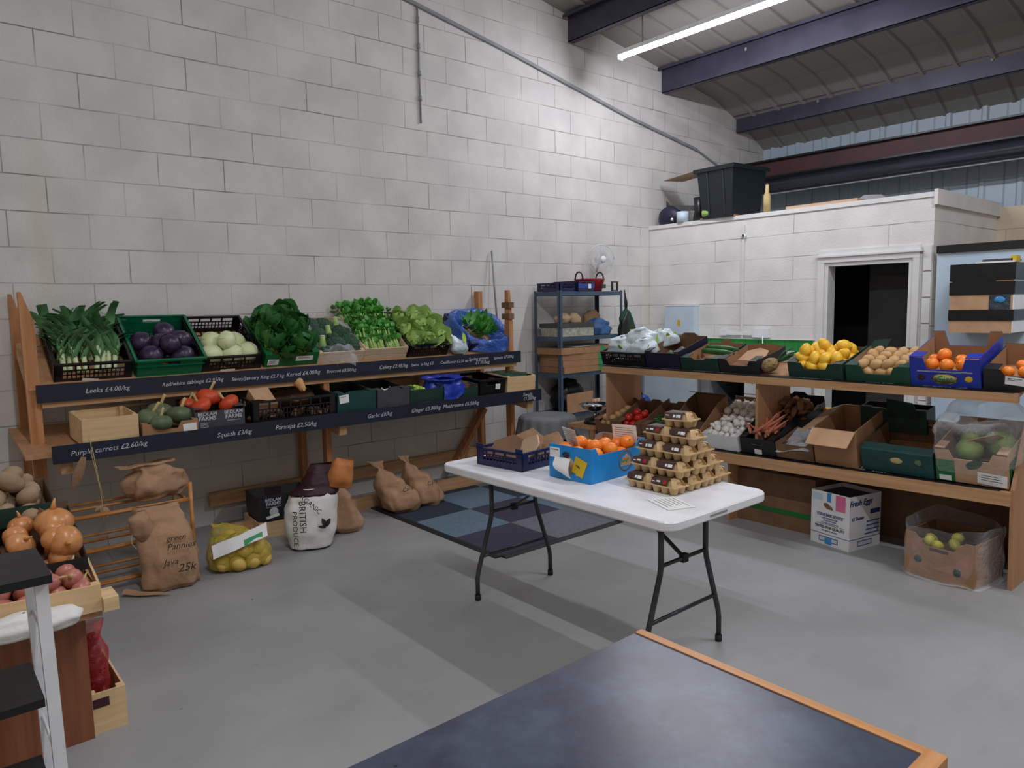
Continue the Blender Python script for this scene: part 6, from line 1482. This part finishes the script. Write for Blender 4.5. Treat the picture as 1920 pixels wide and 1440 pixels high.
for nm, lb, cat, x, y, r, h, m in [('tin_can', 'grey-blue tin beside the dark power tool', 'tin', .03, -.45, .065, .12, 'elec_blue'), ('wooden_spindle', 'pale wooden spindle standing right of the dark bin', 'spindle', .06, -1.47, .035, .28, 'dry_stem')]:
    t = thing(nm, lb, cat, T(x, y, ZT)); b = MB(); b.lathe([(0, 0), (r, 0), (r, h*.6), (r*.5, h*.75), (r*.45, h), (0, h)] if h > .2 else [(0, 0), (r, 0), (r, h), (0, h)], 20); b.build('body', m, t)
    b = MB(); b.lathe([(r*.3, h), (r*.3, h+.015), (0, h+.015)], 12); b.build('top', 'grey_card', t)
b = MB(); b.lathe([(0, 0), (.07, 0), (.05, .12), (.06, .26), (0, .27)], 16); o = b.build('dark_pot', 'black_plastic'); o.matrix_world = T(.10, -.62, ZT); tag(o, 'dark slim pot between the tin and the big dark bin', 'pot')
t = thing('torch', 'pale green torch with a silver end lying in front of the dark bin', 'torch', T(.0, -.84, ZT+.062) @ RX(90) @ RY(20)); b = MB(); b.tube([(0, 0, -.09), (0, 0, .09)], .032, 14); b.build('barrel', 'leaf_pale', t); b = MB(); b.blob(.024, T(0, 0, .1), 0, 12, 0); b.build('end_cap', 'chrome', t)
b = MB(); b.box(-.02, .12, -1.15, -.72, 0, .014); o = b.build('plank_offcut', 'trim_wood'); o.matrix_world = T(0, 0, ZT); tag(o, 'thin reddish wooden offcut under the torch on the office block', 'wood')
b = MB(); b.prism([(0, 0), (.5, 0), (.36, .1), (.2, .115)], .3, T(.5, -2.05, ZT) @ RZ(-90)); tag(b.build('grey_cover', 'grey_paint'), 'low grey cover showing over the edge of the office block', 'cover')
b = MB(); b.box(.02, .2, -2.3, -1.6, 0, .03); o = b.build('loose_lath', 'paper_tan'); o.matrix_world = T(0, -.1, ZT); tag(o, 'pale lath lying along the edge of the office block', 'wood')

# ================================================================= FLOOR, UNDER THE RIGHT STAND
ME = T(-2.36, -3.495, 0) @ RZ(-102)
t = thing('egg_carton_case', 'white printed cardboard case of fresh eggs on the floor before the right stand', 'box', ME)
wE, dE, hE = .285, .305, .35
b = MB(); b.box(-wE, 0, 0, .006, 0, hE); b.build('front_panel', 'white_card', t)
b = MB(); b.box(-.006, 0, .006, dE, 0, hE); b.build('side_panel', 'white_card', t)
b = MB(); b.box(-wE, -wE+.006, .006, dE, 0, hE); b.build('side_panel', 'white_card', t)
b = MB(); b.box(-wE+.006, -.006, dE-.006, dE, 0, hE); b.build('back_panel', 'white_card', t)
b = MB(); b.box(-wE+.006, -.006, .006, dE-.006, hE-.03, hE-.025); b.build('top_flap', 'grey_card', t)
b = MB(); b.box(-wE, 0, -.0015, 0, .071, .074); b.box(0, .0015, 0, dE, .071, .074); b.build('printed_line', 'label_navy', t)
def el(s, size, x, z, m='label_navy', sh=0, bo=0):
    txt(s, size, T(x, -.0018, z) @ FRONT, m, t, 'lettering', shear=sh, bold=bo)
def er(s, size, y, z, m='label_navy', sh=0, bo=0, al='CENTER'):
    txt(s, size, T(.0018, y, z) @ RZ(90) @ FRONT, m, t, 'lettering', align=al, shear=sh, bold=bo)
el('CONSUMER ADVICE', .021, -wE/2, .197, bo=.0004); el('KEEP REFRIGERATED', .013, -wE/2, .177); el('AFTER PURCHASE', .012, -wE/2, .162); el('WITHIN USE-BY DATE', .013, -wE/2, .146)
el('TESTED FOR QUALITY', .022, -wE/2, .118, 'ink', bo=.0005); el('BEST BEFORE SEE LABEL', .011, -wE/2, .095)
er('Fresh Eggs', .052, .105, .305, sh=.3, bo=.0012); er('15 Dozen', .03, .075, .205, sh=.3, bo=.0008)
for z0, z1, x0, x1 in ((.135, .137, -.245, -.035), (.207, .209, -.245, -.035)): b = MB(); b.box(x0, x1, -.0014, 0, z0, z1); b.build('printed_line', 'label_navy', t)
b = MB(); b.box(-.22, -.08, -.0014, 0, .022, .056); q = b.build('printed_panel', 'label_navy', t); b = MB(); b.box(-.214, -.086, -.0022, -.0014, .027, .051); b.build('panel_centre', 'elec_blue', q)
b = MB(); b.box(0, .0014, .08, .22, .022, .056); q = b.build('printed_panel', 'label_navy', t); b = MB(); b.box(.0014, .0022, .086, .214, .027, .051); b.build('panel_centre', 'elec_blue', q)
b = MB(); b.box(-.175, -.125, -.003, -.0015, .01, .05); b.build('blue_sticker', 'label_blue', t)
b = MB(); b.box(-.165, -.135, -.0022, 0, .29, .348); b.build('blue_tape', 'label_blue', t)
b = MB(); b.box(-.10, -.03, -.0022, 0, .245, .345); b.build('pink_label', 'label_pink', t)
b = MB(); b.prism([(-.19, .275), (-.165, .28), (-.125, .255), (-.12, .24), (-.165, .24), (-.19, .26)], .001, T(0, -.0015, 0)); b.build('hand_hole', 'kraft_dark', t)
b = MB(); b.box(-.275, -.20, -.0014, 0, .29, .335); b.build('address_label', 'elec_blue', t)
pic = MB()
for i in range(4):
    for j in range(3): pic.blob(.017, T(.0012, .17+.032*i, .10+.024*j+(.008 if i % 2 else 0)) @ S(.06, 1, .8), 0, 10, 0)
pic.build('printed_egg_trays', 'elec_blue', t)
for k in range(4): b = MB(); b.box(0, .0026, .15+.006*k, .29, .093+.026*k, .099+.026*k); b.build('tray_shading', 'label_navy', t)
b = MB(); b.box(0, .0015, .2, .295, .22, .25); b.build('tray_shading', 'label_navy', t)
# melon box in clear film
MBX = T(-2.47, -4.045, 0) @ RZ(-96)
c = card_box('produce_box', 'pink and tan printed fruit box in clear film on the floor', MBX, .37, .36, .25, 'kraft', 'kraft_dark', notch(.37, .25, .25, .05, .06), rect(.37, .25), flaps=0)
b = MB(); b.prism([(-.14, .12), (-.08, .225), (-.15, .225)], .001, T(0, -.0015, 0)); b.build('pink_print', 'pink_ink', c)
b = MB(); b.prism([(-.03, .06), (.16, .06), (.16, .20), (.08, .12)], .001, T(0, -.0015, 0)); b.build('pink_print', 'pink_ink', c)
for x, z in ((-.11, .10), (.10, .075)):
    b = MB(); b.lathe([(0, 0), (.021, 0), (.021, .001)], 20, T(x, -.0015, z) @ RX(90)); b.build('vent_hole', 'dark_green_card', c)
b = MB(); b.box(-.05, .05, -.002, 0, .165, .18); b.build('hand_slot', 'grey_card', c)
pear = kind(lambda: mk_blobs(2, 'pear', 'banana', .032, .03, sz=1.2, extra=nub('dry_stem', 'stem', .036, .002, .012)))
fill(pear, MBX, [(-.08, .06, .20), (-.03, .05, .185), (-.1, .13, .19), (.03, .12, .19), (.1, .08, .18), (0, .22, .2)], 'yellow-green pear inside the film wrapped fruit box', 'pear', 'pears in the fruit box')
def wrap2(u, v):
    a = 2*math.pi*u; s = math.copysign(abs(math.sin(a))**.5, math.sin(a)); cc = math.copysign(abs(math.cos(a))**.5, math.cos(a))
    if v < .12: r = 1.16-.10*v/.12; z = .006+.01*v
    else: q = (v-.12)/.88; r = 1.05+.03*q+.02*math.sin(7*a)*q; z = .01+.25*q+.07*max(0, q-.7)/.3*(.3+.7*abs(math.cos(a+.6)))
    return (.195*r*cc, .18+.20*r*s, z)
b = MB(); drape(b, wrap2, 64, 22, .022, 11, 9, MBX, close_u=True); tag(b.build('plastic_wrap', 'film_wrap'), 'loose clear film bag around the fruit box on the floor', 'plastic film')

for k in KINDS: k.cleanup()
